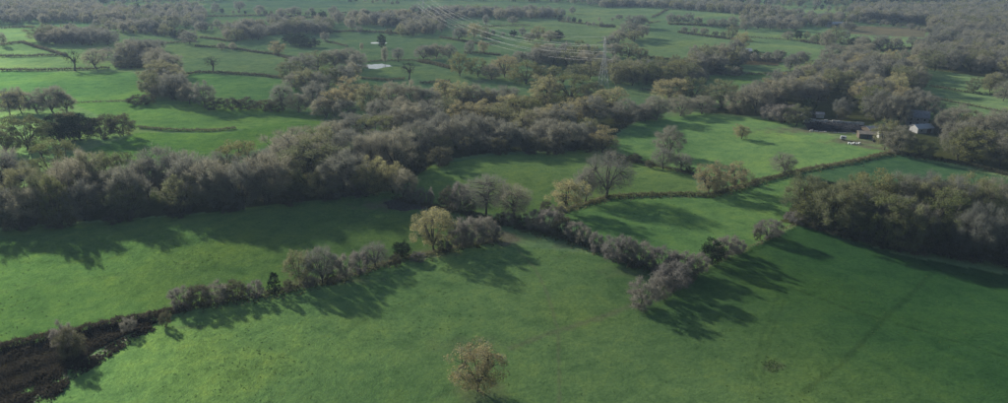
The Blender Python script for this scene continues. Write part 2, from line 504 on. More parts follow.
def make_proto(seed, z0=0.22, n_main=7, n_clump=70, trunk_r=0.022, n_twig=4500, twig_w=0.0055, twig_l=0.085,
               n_leaf=0, leaf=0.022, top=1.0, stems=1, shell=0.45, clump_r=0.085, lobes=7, cone=0.0):
    """a plant one unit high and about one unit wide: (trunk mesh, twig verts, leaf verts)"""
    rng = np.random.default_rng(seed)
    lob = unit(rng.normal(size=(lobes, 3))); la = rng.uniform(-0.11, 0.11, lobes)
    zc = z0 + (1 - z0) * 0.46

    def env(d):
        r = 1 + (la[None] * np.exp(-(1 - d @ lob.T) * 4)).sum(1)
        rz = np.where(d[:, 2] > 0, 1 - zc, zc - z0)
        e = np.stack([d[:, 0] * 0.5, d[:, 1] * 0.5, d[:, 2] * rz], 1)
        p = e * (r * (1 - 0.05))[:, None]
        if cone:
            f = np.clip((p[:, 2] + zc - z0) / (1 - z0), 0, 1); p[:, :2] *= (1 - cone * f)[:, None] * 1.15
        return p
    d = rng.normal(size=(n_clump * 3, 3)); d[:, 2] = d[:, 2] * 0.9 + 0.12; d = unit(d)
    keep = [0]
    for i in range(1, len(d)):           # spread the clumps
        if len(keep) >= n_clump: break
        if np.max(d[keep] @ d[i]) < math.cos(1.75 / math.sqrt(n_clump) * 1.15): keep.append(i)
    rest = [i for i in range(len(d)) if i not in keep][:n_clump - len(keep)]
    d = d[keep + rest]
    rr = rng.uniform(shell, 0.94, len(d)) ** 0.6
    C = env(d) * rr[:, None] + np.array([0, 0, zc])
    out = unit(C - np.array([0, 0, zc - 0.05]))
    segs = []
    lean = rng.normal(size=2) * 0.03
    if stems == 1:
        f0 = np.array([lean[0], lean[1], z0 + 0.05])
        pts = [np.array([0, 0, -0.03]), np.array([lean[0] * .4, lean[1] * .4, z0 * 0.5]), f0, np.array([lean[0] * 1.6, lean[1] * 1.6, zc + 0.08])]
        rad = [trunk_r * 1.5, trunk_r * 1.05, trunk_r * 0.85, trunk_r * 0.35]
        for a, b, r1, r2 in zip(pts[:-1], pts[1:], rad[:-1], rad[1:]): segs.append((a, b, r1, r2))
        roots = [f0] * n_main
    else:
        roots = []
        for k in range(n_main):
            an = 2 * math.pi * k / n_main
            g = np.array([math.cos(an) * 0.06, math.sin(an) * 0.06, -0.03]); roots.append(g)
    md = unit(np.stack([np.cos(np.arange(n_main) * 2.399 + rng.uniform(0, 6)), np.sin(np.arange(n_main) * 2.399), rng.uniform(-0.1, 1.1, n_main)], 1))
    mains = env(md) * 0.5 + np.array([0, 0, zc])
    for k in range(n_main):
        a = roots[k]; b = mains[k]
        mid = a * 0.5 + b * 0.5 + np.array([0, 0, 0.03]) + rng.normal(size=3) * 0.02
        r = trunk_r * rng.uniform(0.42, 0.62)
        segs.append((a, mid, r, r * 0.8)); segs.append((mid, b, r * 0.8, r * 0.5))
    sub = []
    nodes_ = np.concatenate([mains, 0.5 * mains + 0.5 * np.array(roots)])
    for c in C:
        k = int(np.argmin(np.linalg.norm(nodes_ - c, axis=1) + 0.25 * rng.random()))
        a = nodes_[k]; mid = 0.5 * a + 0.5 * c + rng.normal(size=3) * 0.02 + np.array([0, 0, 0.012])
        r = trunk_r * rng.uniform(0.22, 0.36)
        sub.append((a, mid, r, r * 0.75)); sub.append((mid, c, r * 0.75, r * 0.35))
    v1, q1 = tubes(segs, 6); v2, q2 = tubes(sub, 3)
    tv = np.concatenate([v1, v2]); tq = np.concatenate([q1, q2 + len(v1)])
    trunk = mesh_np('trunk', tv, quads=tq)
    # crown
    parts = []
    if n_twig:
        ci = rng.integers(0, len(C), n_twig)
        base = C[ci] + rng.normal(size=(n_twig, 3)) * clump_r * 0.45
        dd = unit(out[ci] * 0.75 + rng.normal(size=(n_twig, 3)) * 0.62 + np.array([0, 0, 0.18]))
        L = twig_l * rng.uniform(0.5, 1.35, n_twig)
        parts.append(('t', ribbons(base, dd, L, twig_w * rng.uniform(0.6, 1.3, n_twig), rng)))
        # finest spray
        m2 = n_twig // 2
        bi = rng.integers(0, n_twig, m2)
        b2 = base[bi] + dd[bi] * (L[bi] * rng.uniform(0.3, 0.9, m2))[:, None]
        d2 = unit(dd[bi] + rng.normal(size=(m2, 3)) * 0.6)
        parts.append(('t', ribbons(b2, d2, twig_l * rng.uniform(0.3, 0.7, m2), twig_w * 0.7 * np.ones(m2), rng)))
    if n_leaf:
        ci = rng.integers(0, len(C), n_leaf)
        cs = clump_r * rng.uniform(0.7, 1.3, len(C))
        off = unit(rng.normal(size=(n_leaf, 3))) * (rng.uniform(0.15, 1.0, n_leaf) ** 0.5 * cs[ci])[:, None]
        cen = C[ci] + off * np.array([1, 1, 0.75]) + out[ci] * clump_r * 0.25
        parts.append(('q', leaves(cen, leaf * rng.uniform(0.6, 1.35, n_leaf), rng, 0.5)))
    return trunk, parts


def crown_mesh(name, parts, twig_mat, leaf_mat):
    vs, tris, quads, o = [], [], [], 0
    for typ, v in parts:
        if typ == 't': tris.append(np.arange(len(v)).reshape(-1, 3) + o)
        else: quads.append(np.arange(len(v)).reshape(-1, 4) + o)
        vs.append(v); o += len(v)
    nt = sum(len(t) for t in tris); nq = sum(len(q) for q in quads)
    me = mesh_np(name, np.concatenate(vs), tris=np.concatenate(tris) if tris else None, quads=np.concatenate(quads) if quads else None)
    me.materials.append(twig_mat); me.materials.append(leaf_mat)
    mi = np.zeros(nt + nq, np.int32); mi[nt:] = 1
    me.polygons.foreach_set('material_index', mi)
    return me


KINDS = {
    # code: (name, look, twig material, leaf material, list of parameter sets)
    'B': ('bare_tree', 'bare grey-brown tree', 'twig', 'twig_ivy', [dict(seed=11 + i, n_twig=10500, n_leaf=900, n_clump=58, twig_l=0.07, twig_w=0.0046, z0=0.03 + 0.03 * (i % 2), clump_r=0.09, shell=0.28) for i in range(4)]),
    'P': ('half_bare_tree', 'half-bare olive-brown tree', 'twig_ivy', 'olive', [dict(seed=31 + i, n_twig=7500, n_leaf=3000, twig_l=0.07, n_clump=52, shell=0.28, twig_w=0.0046, z0=0.05, leaf=0.020) for i in range(3)]),
    'O': ('autumn_tree', 'russet-leaved tree', 'twig', 'autumn', [dict(seed=51 + i, n_twig=2000, n_leaf=9500, n_clump=62, z0=0.06, twig_w=0.0045, leaf=0.019, clump_r=0.10, shell=0.22) for i in range(4)]),
    'L': ('leafy_tree', 'leafy olive-green tree', 'twig_ivy', 'olive', [dict(seed=71 + i, n_twig=1200, n_leaf=9000, n_clump=52, z0=0.03, leaf=0.020, clump_r=0.095) for i in range(3)]),
    'S': ('open_tree', 'open-limbed bare tree', 'twig', 'autumn', [dict(seed=91 + i, n_twig=8500, n_leaf=700, n_clump=120, z0=0.10, twig_w=0.0032, trunk_r=0.026, leaf=0.014, shell=0.30) for i in range(3)]),
    'E': ('evergreen_tree', 'dark evergreen tree', 'evergreen', 'evergreen', [dict(seed=111 + i, n_twig=600, n_leaf=9000, n_clump=75, z0=0.02, shell=0.2, leaf=0.026, clump_r=0.11) for i in range(2)]),
    'C': ('conical_evergreen', 'dark conical evergreen', 'evergreen', 'evergreen', [dict(seed=121, n_twig=600, n_leaf=4500, n_clump=70, z0=0.01, leaf=0.03, clump_r=0.09, cone=0.6)]),
    'D': ('dead_tree', 'gaunt dark dead tree', 'bark', 'bark', [dict(seed=131, n_twig=500, n_leaf=0, n_clump=34, z0=0.26, twig_w=0.010, trunk_r=0.045, n_main=6)]),
    'M': ('shrub', 'mauve-brown twiggy shrub', 'mauve', 'twig', [dict(seed=141 + i, n_twig=5200, n_leaf=300, n_clump=34, shell=0.35, z0=0.0, stems=0, n_main=7, twig_w=0.0100, twig_l=0.10, trunk_r=0.02, clump_r=0.11) for i in range(3)]),
    'U': ('shrub', 'dark olive-brown shrub', 'scrub', 'scrub', [dict(seed=151 + i, n_twig=2600, n_leaf=2200, n_clump=34, shell=0.35, z0=0.0, stems=0, n_main=6, twig_w=0.010, twig_l=0.12, leaf=0.030, trunk_r=0.02, clump_r=0.11) for i in range(3)]),
}
PROTO = {}


def proto(code, i):
    if (code, i) not in PROTO:
        nm, look, tm, lm, ps = KINDS[code]
        t, parts = make_proto(**ps[i])
        t.materials.append(M['bark'])
        PROTO[(code, i)] = (t, crown_mesh('crown', parts, M[tm], M[lm]))
    return PROTO[(code, i)]


# ------------------------------------------------------------------ plants: where they stand
# (x, top, base, width, kind) as seen in the photograph; kind per KINDS
GROUPS = {}
G = GROUPS
G['the woodland belt edging the left field'] = [
    (6, 152, 229, 56, 'S'), (30, 164, 227, 40, 'P'), (50, 168, 226, 30, 'P'), (76, 160, 224, 50, 'B'), (103, 153, 222, 52, 'P'), (130, 162, 220, 42, 'B'),
    (164, 146, 217, 58, 'B'), (192, 153, 214, 42, 'B'), (215, 158, 212, 46, 'B'), (243, 162, 209, 40, 'B'), (270, 152, 205, 56, 'B'), (312, 143, 201, 72, 'P'),
    (345, 151, 197, 46, 'B'), (374, 157, 195, 32, 'O'), (393, 163, 193, 32, 'O'), (-30, 158, 232, 56, 'B'),
    (4, 148, 203, 40, 'B'), (58, 140, 196, 48, 'L'), (90, 151, 200, 40, 'B'), (120, 153, 198, 40, 'L'), (148, 158, 198, 36, 'B'), (186, 153, 196, 36, 'B'),
    (222, 150, 192, 42, 'B'), (240, 141, 188, 44, 'L'), (262, 147, 187, 40, 'B'), (290, 133, 184, 52, 'B'), (322, 128, 182, 52, 'P'), (350, 128, 180, 46, 'B'),
    (374, 130, 180, 44, 'B'), (398, 128, 178, 44, 'B'), (60, 172, 226, 26, 'L'),
]
G['the scrub clump above the left woodland belt'] = [
    (28, 113, 152, 46, 'L'), (60, 113, 142, 34, 'E'), (82, 114, 140, 34, 'E'), (103, 116, 138, 30, 'U'), (122, 114, 136, 28, 'U'), (8, 125, 155, 30, 'P'), (70, 112, 138, 30, 'U'),
]
G['the tree row above the round olive tree'] = [
    (10, 90, 115, 22, 'B'), (22, 87, 113, 24, 'B'), (38, 95, 113, 22, 'B'), (54, 84, 113, 34, 'B'), (66, 92, 112, 22, 'B'),
]
G['the long central wood'] = [
    (302, 128, 170, 52, 'B'), (335, 120, 168, 42, 'B'), (356, 111, 163, 42, 'B'), (376, 116, 164, 42, 'L'), (397, 108, 162, 44, 'B'), (420, 121, 168, 46, 'B'),
    (440, 112, 162, 36, 'B'), (446, 96, 152, 32, 'P'), (463, 100, 154, 30, 'O'), (482, 100, 153, 36, 'O'), (500, 103, 152, 32, 'P'), (520, 97, 148, 42, 'L'),
    (526, 110, 153, 32, 'P'), (545, 117, 153, 34, 'B'), (562, 121, 153, 32, 'B'), (548, 103, 146, 30, 'O'), (577, 97, 142, 36, 'O'), (592, 96, 139, 34, 'B'),
    (510, 92, 142, 38, 'O'), (408, 104, 150, 36, 'B'), (428, 101, 150, 36, 'B'), (610, 87, 130, 38, 'O'), (625, 99, 124, 30, 'B'), (642, 104, 120, 26, 'B'),
    (560, 105, 142, 34, 'B'), (535, 108, 148, 32, 'B'), (470, 112, 156, 34, 'B'), (490, 116, 155, 34, 'B'), (508, 120, 155, 30, 'B'), (455, 118, 160, 32, 'B'),
    (575, 120, 150, 26, 'B'), (588, 118, 145, 24, 'P'), (382, 128, 172, 40, 'B'), (318, 140, 178, 40, 'B'),
]
G['the tree row behind the central wood'] = [
    (283, 84, 109, 26, 'S'), (205, 82, 107, 22, 'B'), (298, 94, 112, 24, 'B'), (315, 82, 114, 28, 'B'), (335, 86, 116, 34, 'O'), (352, 77, 114, 36, 'O'),
    (370, 84, 116, 30, 'P'), (392, 81, 116, 30, 'B'), (410, 82, 114, 28, 'B'), (428, 86, 112, 28, 'B'), (446, 78, 110, 28, 'O'), (460, 82, 110, 28, 'O'),
    (476, 84, 111, 30, 'B'), (503, 85, 110, 36, 'B'), (545, 75, 106, 36, 'O'), (570, 74, 106, 42, 'L'), (592, 82, 104, 28, 'P'), (487, 90, 112, 28, 'P'),
    (325, 96, 118, 28, 'B'), (345, 98, 120, 28, 'B'), (380, 98, 122, 28, 'B'), (402, 98, 122, 28, 'B'),
]
G['the wood beside the pond'] = [
    (290, 60, 84, 26, 'P'), (302, 54, 82, 30, 'B'), (318, 50, 80, 32, 'P'), (335, 48, 78, 30, 'B'), (350, 48, 74, 26, 'B'), (358, 52, 74, 20, 'B'), (308, 68, 92, 26, 'P'),
    (328, 66, 90, 28, 'L'), (342, 64, 88, 26, 'B'), (296, 72, 90, 22, 'B'), (352, 62, 82, 20, 'B'), (318, 72, 94, 24, 'B'),
]
G['the meadows around the pond'] = [
    (382, 34, 48, 10, 'E'), (385, 46, 64, 8, 'S'), (398, 47, 62, 14, 'S'), (362, 42, 51, 5, 'D'), (325, 31, 42, 10, 'B'), (409, 62, 80, 15, 'D'),
    (278, 41, 55, 18, 'O'), (213, 56, 72, 15, 'D'), (222, 42, 50, 9, 'B'), (233, 42, 50, 9, 'B'), (291, 33, 45, 16, 'E'), (300, 34, 47, 18, 'E'), (311, 37, 48, 18, 'E'),
]
G['the trees below the power cables'] = [
    (425, 44, 60, 22, 'B'), (436, 43, 59, 22, 'B'), (449, 44, 58, 15, 'B'), (460, 53, 76, 22, 'L'), (478, 58, 77, 20, 'L'), (505, 54, 80, 30, 'O'),
    (526, 62, 84, 36, 'L'), (545, 66, 84, 26, 'P'), (492, 64, 80, 20, 'B'), (538, 46, 66, 22, 'B'), (552, 48, 68, 24, 'B'), (568, 50, 70, 24, 'P'), (584, 52, 70, 22, 'B'),
    (520, 50, 64, 18, 'B'), (575, 64, 82, 24, 'P'), (590, 62, 80, 24, 'P'), (555, 66, 86, 20, 'L'),
]
G['the trees around the near pylon'] = [
    (618, 60, 84, 24, 'P'), (632, 61, 86, 24, 'P'), (646, 60, 87, 26, 'L'), (660, 66, 86, 26, 'L'), (676, 60, 84, 26, 'L'), (628, 43, 58, 24, 'P'), (614, 42, 57, 18, 'B'),
    (640, 48, 60, 18, 'P'), (690, 62, 82, 22, 'P'), (610, 34, 50, 16, 'B'), (600, 56, 76, 18, 'P'),
]
G['the trees edging the lone tree meadow'] = [
    (670, 76, 120, 42, 'O'), (693, 76, 114, 32, 'L'), (720, 80, 114, 38, 'P'), (655, 95, 120, 32, 'B'), (680, 96, 116, 30, 'B'), (702, 96, 114, 32, 'B'),
    (738, 90, 114, 28, 'B'), (755, 84, 115, 32, 'B'), (772, 80, 116, 32, 'B'), (782, 104, 123, 26, 'M'), (770, 104, 120, 20, 'M'), (796, 104, 126, 26, 'P'), (645, 104, 121, 24, 'B'),
    (808, 98, 118, 14, 'E'),
]
G['the clump in the far meadow'] = [
    (636, 14, 36, 26, 'B'), (628, 22, 40, 22, 'B'), (642, 24, 38, 16, 'B'), (618, 30, 43, 18, 'B'), (634, 30, 42, 18, 'P'), (619, 14, 20, 10, 'B'),
]
G['the open middle field'] = [
    (741, 124, 139, 18, 'O'),
]
G['the hedgerow across the middle field'] = [
    (603, 127, 153, 34, 'O'), (668, 126, 156, 30, 'B'), (663, 148, 169, 24, 'S'), (682, 153, 172, 22, 'S'), (709, 162, 194, 34, 'O'), (735, 163, 190, 30, 'O'), (783, 153, 174, 26, 'S'),
]
G['the middle of the valley'] = [
    (606, 154, 198, 50, 'S'), (567, 176, 213, 40, 'O'), (486, 175, 214, 42, 'S'), (514, 184, 221, 38, 'S'), (585, 168, 202, 26, 'S'), (405, 168, 200, 26, 'B'),
]
G['the hedge between the two left fields'] = [
    (434, 205, 251, 44, 'O'), (300, 250, 285, 30, 'P'), (322, 246, 283, 34, 'B'), (375, 243, 267, 30, 'S'), (275, 272, 294, 15, 'C'), (402, 240, 258, 18, 'E'),
]
G['the front field'] = [(478, 343, 391, 58, 'O')]
G['the dark hedgerow of the right field'] = [(712, 238, 265, 24, 'E')]
G['the copse on the right'] = [
    (803, 174, 222, 46, 'P'), (832, 184, 233, 50, 'P'), (868, 172, 238, 50, 'L'), (850, 176, 228, 44, 'P'), (905, 172, 248, 54, 'B'), (926, 180, 251, 50, 'P'), (960, 172, 253, 50, 'P'),
    (985, 178, 256, 42, 'B'), (880, 194, 246, 42, 'L'), (940, 192, 256, 46, 'L'), (900, 200, 252, 40, 'P'), (1003, 212, 262, 40, 'B'), (970, 205, 260, 42, 'B'), (855, 198, 240, 36, 'P'),
    (890, 174, 232, 46, 'P'), (945, 178, 240, 46, 'B'), (975, 182, 242, 40, 'P'), (920, 172, 236, 46, 'B'),
]
G['the trees around the farmhouse'] = [
    (896, 126, 154, 30, 'B'), (920, 139, 158, 28, 'P'), (954, 118, 156, 36, 'B'), (972, 127, 162, 42, 'L'), (1000, 132, 166, 40, 'B'), (985, 112, 142, 36, 'B'), (955, 105, 134, 32, 'B'),
    (926, 93, 118, 26, 'B'), (872, 86, 128, 30, 'L'), (888, 92, 130, 28, 'B'), (884, 120, 150, 26, 'P'), (841, 97, 118, 18, 'B'), (1003, 82, 101, 18, 'B'), (1003, 110, 134, 30, 'B'),
    (958, 130, 160, 30, 'P'), (1015, 128, 168, 40, 'P'), (898, 100, 126, 26, 'B'), (912, 88, 114, 26, 'B'), (840, 108, 122, 10, 'U'),
    (968, 112, 138, 26, 'P'), (940, 112, 134, 18, 'B'),
]
G['the big clump on the far left'] = [
    (45, 24, 46, 30, 'P'), (60, 28, 44, 24, 'B'), (76, 28, 44, 24, 'B'), (92, 27, 45, 24, 'B'), (108, 30, 45, 22, 'B'), (97, 48, 69, 24, 'S'), (75, 50, 71, 16, 'D'), (118, 53, 66, 12, 'D'),
    (130, 40, 64, 28, 'B'), (146, 38, 66, 30, 'B'), (160, 48, 74, 28, 'B'), (172, 52, 82, 28, 'B'), (160, 60, 98, 38, 'P'), (176, 72, 100, 30, 'B'), (152, 70, 97, 24, 'P'), (190, 84, 104, 22, 'B'),
    (138, 56, 68, 26, 'U'), (124, 60, 68, 18, 'U'), (4, 32, 46, 9, 'S'), (148, 18, 32, 20, 'B'), (124, 21, 32, 12, 'B'), (187, 0, 21, 9, 'D'), (190, 30, 44, 18, 'B'), (108, 47, 58, 14, 'B'),
]
G['the hedged fields on the upper left'] = [
    (236, 28, 42, 16, 'P'), (248, 17, 40, 20, 'B'), (258, 24, 40, 18, 'B'), (242, 22, 40, 16, 'B'), (202, 20, 32, 14, 'B'), (218, 19, 28, 9, 'B'), (216, 2, 13, 10, 'B'), (240, 0, 11, 14, 'B'), (260, 4, 14, 12, 'B'),
    (285, 19, 34, 16, 'B'), (296, 18, 34, 18, 'P'), (308, 20, 34, 18, 'B'), (320, 22, 34, 16, 'B'), (274, 14, 26, 16, 'B'), (295, 6, 16, 14, 'B'), (312, 7, 14, 8, 'S'), (334, 5, 20, 12, 'B'),
    (338, 10, 27, 12, 'B'), (352, 17, 30, 12, 'B'), (364, 13, 26, 14, 'B'), (376, 11, 25, 16, 'B'), (390, 12, 26, 16, 'B'), (402, 8, 25, 16, 'B'), (360, 26, 33, 8, 'S'), (389, 28, 35, 8, 'U'), (282, 8, 17, 12, 'B'),
]
G['the far trees around the distant pylon'] = [
    (413, 20, 36, 16, 'B'), (425, 18, 34, 16, 'B'), (438, 14, 30, 14, 'B'), (416, 4, 20, 14, 'B'), (432, 5, 18, 14, 'B'), (447, 6, 18, 12, 'B'), (460, 26, 40, 16, 'B'), (474, 23, 38, 18, 'O'),
    (486, 30, 40, 12, 'B'), (470, 40, 54, 12, 'B'), (483, 40, 53, 12, 'O'), (486, 14, 26, 8, 'S'), (500, 8, 20, 14, 'B'), (515, 6, 20, 16, 'B'), (530, 4, 20, 16, 'B'), (545, 6, 20, 16, 'B'), (513, 16, 24, 12, 'B'),
    (530, 32, 42, 14, 'B'), (538, 26, 40, 16, 'P'), (550, 30, 42, 16, 'B'), (560, 32, 40, 10, 'B'), (485, 5, 18, 14, 'B'), (470, 6, 17, 14, 'B'), (455, 5, 16, 14, 'B'), (562, 8, 18, 8, 'B'), (572, 6, 14, 8, 'B'),
]
G['the rows of the far right meadows'] = [
    (670, 13, 24, 10, 'B'), (678, 14, 24, 12, 'B'), (688, 13, 24, 14, 'B'), (698, 16, 25, 10, 'B'), (712, 18, 27, 12, 'B'), (722, 18, 27, 10, 'B'), (732, 16, 27, 14, 'B'),
    (684, 26, 33, 8, 'B'), (694, 27, 34, 8, 'B'), (704, 27, 35, 10, 'B'), (715, 31, 36, 6, 'U'), (723, 32, 37, 6, 'U'), (731, 24, 40, 14, 'P'), (741, 32, 56, 18, 'O'), (735, 38, 58, 16, 'B'),
    (722, 43, 64, 20, 'B'), (708, 46, 68, 26, 'P'), (700, 52, 70, 22, 'B'), (716, 54, 72, 22, 'B'), (690, 58, 72, 18, 'B'), (788, 31, 40, 14, 'B'), (745, 20, 31, 14, 'B'), (757, 16, 30, 16, 'B'), (770, 16, 30, 14, 'B'),
    (782, 20, 30, 14, 'B'), (795, 20, 31, 14, 'B'), (835, 26, 42, 18, 'P'), (826, 30, 48, 14, 'B'), (846, 30, 40, 8, 'B'), (862, 36, 50, 18, 'B'), (880, 34, 50, 18, 'B'), (895, 36, 48, 14, 'B'), (912, 36, 46, 14, 'B'), (918, 38, 48, 10, 'B'),
    (852, 44, 58, 22, 'B'), (832, 44, 60, 22, 'B'), (865, 42, 58, 20, 'B'), (754, 52, 62, 10, 'B'), (765, 52, 62, 10, 'B'), (778, 52, 62, 10, 'B'), (790, 54, 70, 16, 'B'), (800, 50, 66, 18, 'B'), (745, 50, 60, 12, 'M'),
]
rf_ = random.Random(4)
for i_ in range(9):
    x_ = 0 + i_ * 45 + rf_.uniform(-9, 9)
    b_ = 229 - 0.085 * x_ + rf_.uniform(-3, 0)
    G['the woodland belt edging the left field'].append((x_, b_ - rf_.uniform(36, 58) * (1 - 0.0009 * x_), b_, rf_.uniform(36, 50) * (1 - 0.0006 * x_), rf_.choice('BBPPS')))
for i_ in range(9):
    x_ = 425 + i_ * 20 + rf_.uniform(-4, 4)
    b_ = 156 - 0.05 * (x_ - 425) + rf_.uniform(-2, 1)
    G['the long central wood'].append((x_, b_ - rf_.uniform(17, 24), b_, rf_.uniform(22, 30), rf_.choice('BBBP')))
for i_ in range(7):
    x_ = 815 + i_ * 26 + rf_.uniform(-4, 4)
    b_ = 228 + 0.2 * (x_ - 815) + rf_.uniform(-2, 0)
    G['the copse on the right'].append((x_, b_ - rf_.uniform(36, 46), b_, rf_.uniform(38, 46), rf_.choice('BBPL')))
SHRUBS = {}
SHRUBS['the hedge between the two left fields'] = [
    (183, 288, 308, 24, 'M'), (200, 285, 306, 26, 'U'), (218, 283, 303, 26, 'M'), (236, 281, 300, 24, 'U'), (256, 281, 298, 16, 'M'), (166, 312, 326, 12, 'U'), (73, 328, 357, 26, 'U'), (66, 322, 350, 18, 'M'),
    (345, 253, 279, 22, 'M'), (360, 251, 273, 18, 'M'), (458, 222, 248, 20, 'M'), (470, 216, 245, 28, 'M'), (484, 216, 243, 26, 'M'), (494, 223, 241, 16, 'M'), (288, 280, 292, 12, 'U'), (310, 276, 287, 14, 'M'),
    (332, 272, 284, 14, 'U'), (395, 254, 266, 14, 'U'), (445, 240, 253, 16, 'U'), (130, 318, 332, 14, 'M'), (418, 252, 262, 14, 'M'),
]
SHRUBS['the hedge above the gateway'] = [
    (412, 190, 203, 12, 'M'), (421, 188, 205, 10, 'M'), (430, 188, 206, 8, 'M'), (448, 187, 209, 18, 'U'), (460, 183, 210, 20, 'M'), (470, 200, 215, 14, 'U'), (500, 213, 225, 14, 'U'), (508, 212, 226, 16, 'M'), (522, 214, 228, 18, 'U'),
    (535, 211, 230, 20, 'M'), (548, 209, 233, 26, 'M'), (562, 214, 235, 20, 'U'), (574, 221, 240, 20, 'M'), (584, 228, 245, 16, 'M'), (596, 232, 252, 14, 'M'), (558, 205, 218, 16, 'M'), (545, 200, 214, 12, 'U'),
]
SHRUBS['the hedgerow leading to the dark evergreen'] = [
    (614, 237, 262, 24, 'M'), (626, 236, 263, 20, 'M'), (641, 241, 266, 24, 'M'), (662, 248, 272, 28, 'M'), (680, 252, 275, 28, 'M'), (697, 252, 274, 20, 'M'), (672, 263, 290, 34, 'M'), (660, 276, 298, 20, 'M'),
    (643, 281, 307, 30, 'M'), (725, 236, 258, 24, 'M'), (738, 240, 254, 16, 'M'), (768, 220, 238, 26, 'M'), (757, 228, 240, 8, 'U'), (690, 268, 282, 14, 'U'), (633, 258, 268, 12, 'U'),
]
SHRUBS['the hedgerow across the middle field'] = [
    (635, 154, 163, 14, 'U'), (622, 156, 164, 12, 'U'), (690, 167, 174, 12, 'U'), (612, 152, 160, 10, 'U'), (650, 160, 168, 10, 'U'), (755, 178, 186, 8, 'U'), (720, 182, 192, 14, 'U'),
]
SHRUBS['the foot of the left woodland belt'] = [
    (20, 214, 230, 30, 'U'), (60, 212, 227, 30, 'U'), (120, 208, 222, 30, 'U'), (180, 204, 216, 30, 'U'), (230, 200, 211, 26, 'U'), (290, 192, 204, 30, 'U'), (330, 188, 199, 26, 'U'), (358, 180, 196, 24, 'M'), (300, 182, 198, 20, 'L'),
]
SHRUBS['the foot of the right copse'] = [
    (800, 212, 224, 20, 'M'), (818, 214, 229, 22, 'U'), (840, 222, 236, 26, 'U'), (865, 228, 242, 28, 'U'), (890, 234, 249, 30, 'U'), (920, 236, 254, 32, 'U'), (950, 238, 258, 34, 'U'), (980, 240, 262, 34, 'U'), (1008, 244, 267, 34, 'U'),
    (790, 212, 221, 12, 'M'), (1000, 222, 245, 30, 'U'), (990, 212, 230, 26, 'U'),
]
SHRUBS['the scrub behind the middle fields'] = [
    (215, 97, 110, 18, 'U'), (232, 98, 110, 18, 'U'), (248, 97, 110, 20, 'U'), (264, 99, 111, 18, 'U'), (278, 100, 112, 18, 'U'), (138, 95, 104, 22, 'U'), (148, 94, 104, 16, 'U'), (470, 136, 155, 22, 'U'), (500, 136, 154, 22, 'U'),
    (535, 136, 154, 24, 'U'), (556, 138, 155, 24, 'U'), (570, 136, 151, 20, 'U'), (528, 140, 153, 12, 'U'), (623, 112, 126, 22, 'U'), (600, 130, 148, 18, 'U'), (640, 110, 121, 18, 'M'), (440, 146, 166, 26, 'U'), (415, 148, 172, 28, 'U'),
    (590, 138, 152, 18, 'U'),
]
# woods filled with trees: outline of the ground they stand on, spacing (m), tree height (m), kinds
WOODS = [
    ('the brown wood behind the farm', [(735, 104), (762, 96), (800, 84), (832, 64), (900, 68), (930, 80), (915, 92), (905, 112), (880, 124), (862, 114), (850, 100), (800, 108), (760, 110)], 11.5, (12, 17), 'BBBPBO'),
    ('the wooded slope on the upper right', [(905, 60), (938, 46), (925, 26), (862, 22), (850, 12), (1060, 8), (1120, 90), (1008, 78), (965, 74), (930, 72)], 12.0, (13, 18), 'BBPBPB'),
    ('the wood at the upper left corner', [(-80, 2), (90, 2), (100, 12), (135, 16), (120, 24), (60, 24), (-80, 24)], 15.0, (12, 17), 'BBBP'),
    ('the wooded skyline', [(-120, -16), (1130, -16), (1130, 6), (850, 7), (700, 9), (600, 7), (520, 2), (400, 0), (330, -2), (250, 1), (150, 4), (-120, 3)], 24.0, (11, 18), 'BBBPE'),
    ('the far meadow edge', [(600, 4), (690, 6), (760, 12), (800, 18), (795, 22), (740, 15), (690, 11), (640, 8), (600, 8)], 12.0, (11, 16), 'BBP'),
    ('the trees right of the far meadows', [(740, 20), (800, 22), (860, 20), (860, 25), (800, 29), (742, 27)], 13.0, (10, 15), 'BBP'),
    ('the trees left of the far meadows', [(440, 13), (560, 14), (560, 19), (440, 20)], 13.0, (10, 14), 'BBP'),
    ('the far-left hedgerow wood', [(36, 45), (40, 34), (110, 34), (118, 45)], 11.0, (9, 13), 'BBPB'),
    ('the dark clump under the corner wood', [(118, 66), (128, 50), (160, 50), (172, 68)], 10.0, (9, 13), 'BBPU'),
    ('the foot of the far-left clump', [(145, 100), (150, 80), (178, 80), (190, 102)], 9.0, (8, 13), 'BBP'),
    ('the scattered wood at the upper left', [(90, 14), (200, 6), (210, 20), (168, 36), (110, 30)], 17.0, (9, 14), 'BBP'),
    ('the wood above the evergreen bushes', [(268, 35), (275, 24), (330, 24), (334, 35)], 12.0, (9, 13), 'BBP'),
    ('the wood left of the distant pylon', [(345, 27), (350, 17), (445, 15), (445, 29)], 14.0, (9, 13), 'BBP'),
    ('the trees of the upper left hedge', [(225, 42), (232, 28), (262, 28), (266, 41)], 12.0, (9, 13), 'BBP'),
    ('the trees under the distant pylon', [(400, 37), (402, 22), (445, 24), (442, 35)], 13.0, (9, 13), 'BBP'),
    ('the wood behind the near pylon', [(530, 67), (535, 54), (595, 54), (606, 72)], 11.0, (9, 13), 'BBPL'),
    ('the wood beside the near pylon', [(606, 86), (612, 72), (700, 70), (704, 86)], 10.5, (9, 14), 'BPPL'),
    ('the wood right of the far meadow', [(690, 73), (696, 56), (735, 56), (748, 68)], 11.0, (9, 14), 'BBP'),
    ('the strip of wood right of the farmhouse', [(960, 92), (1100, 80), (1100, 92), (1000, 96)], 11.0, (11, 14), 'BP'),
]
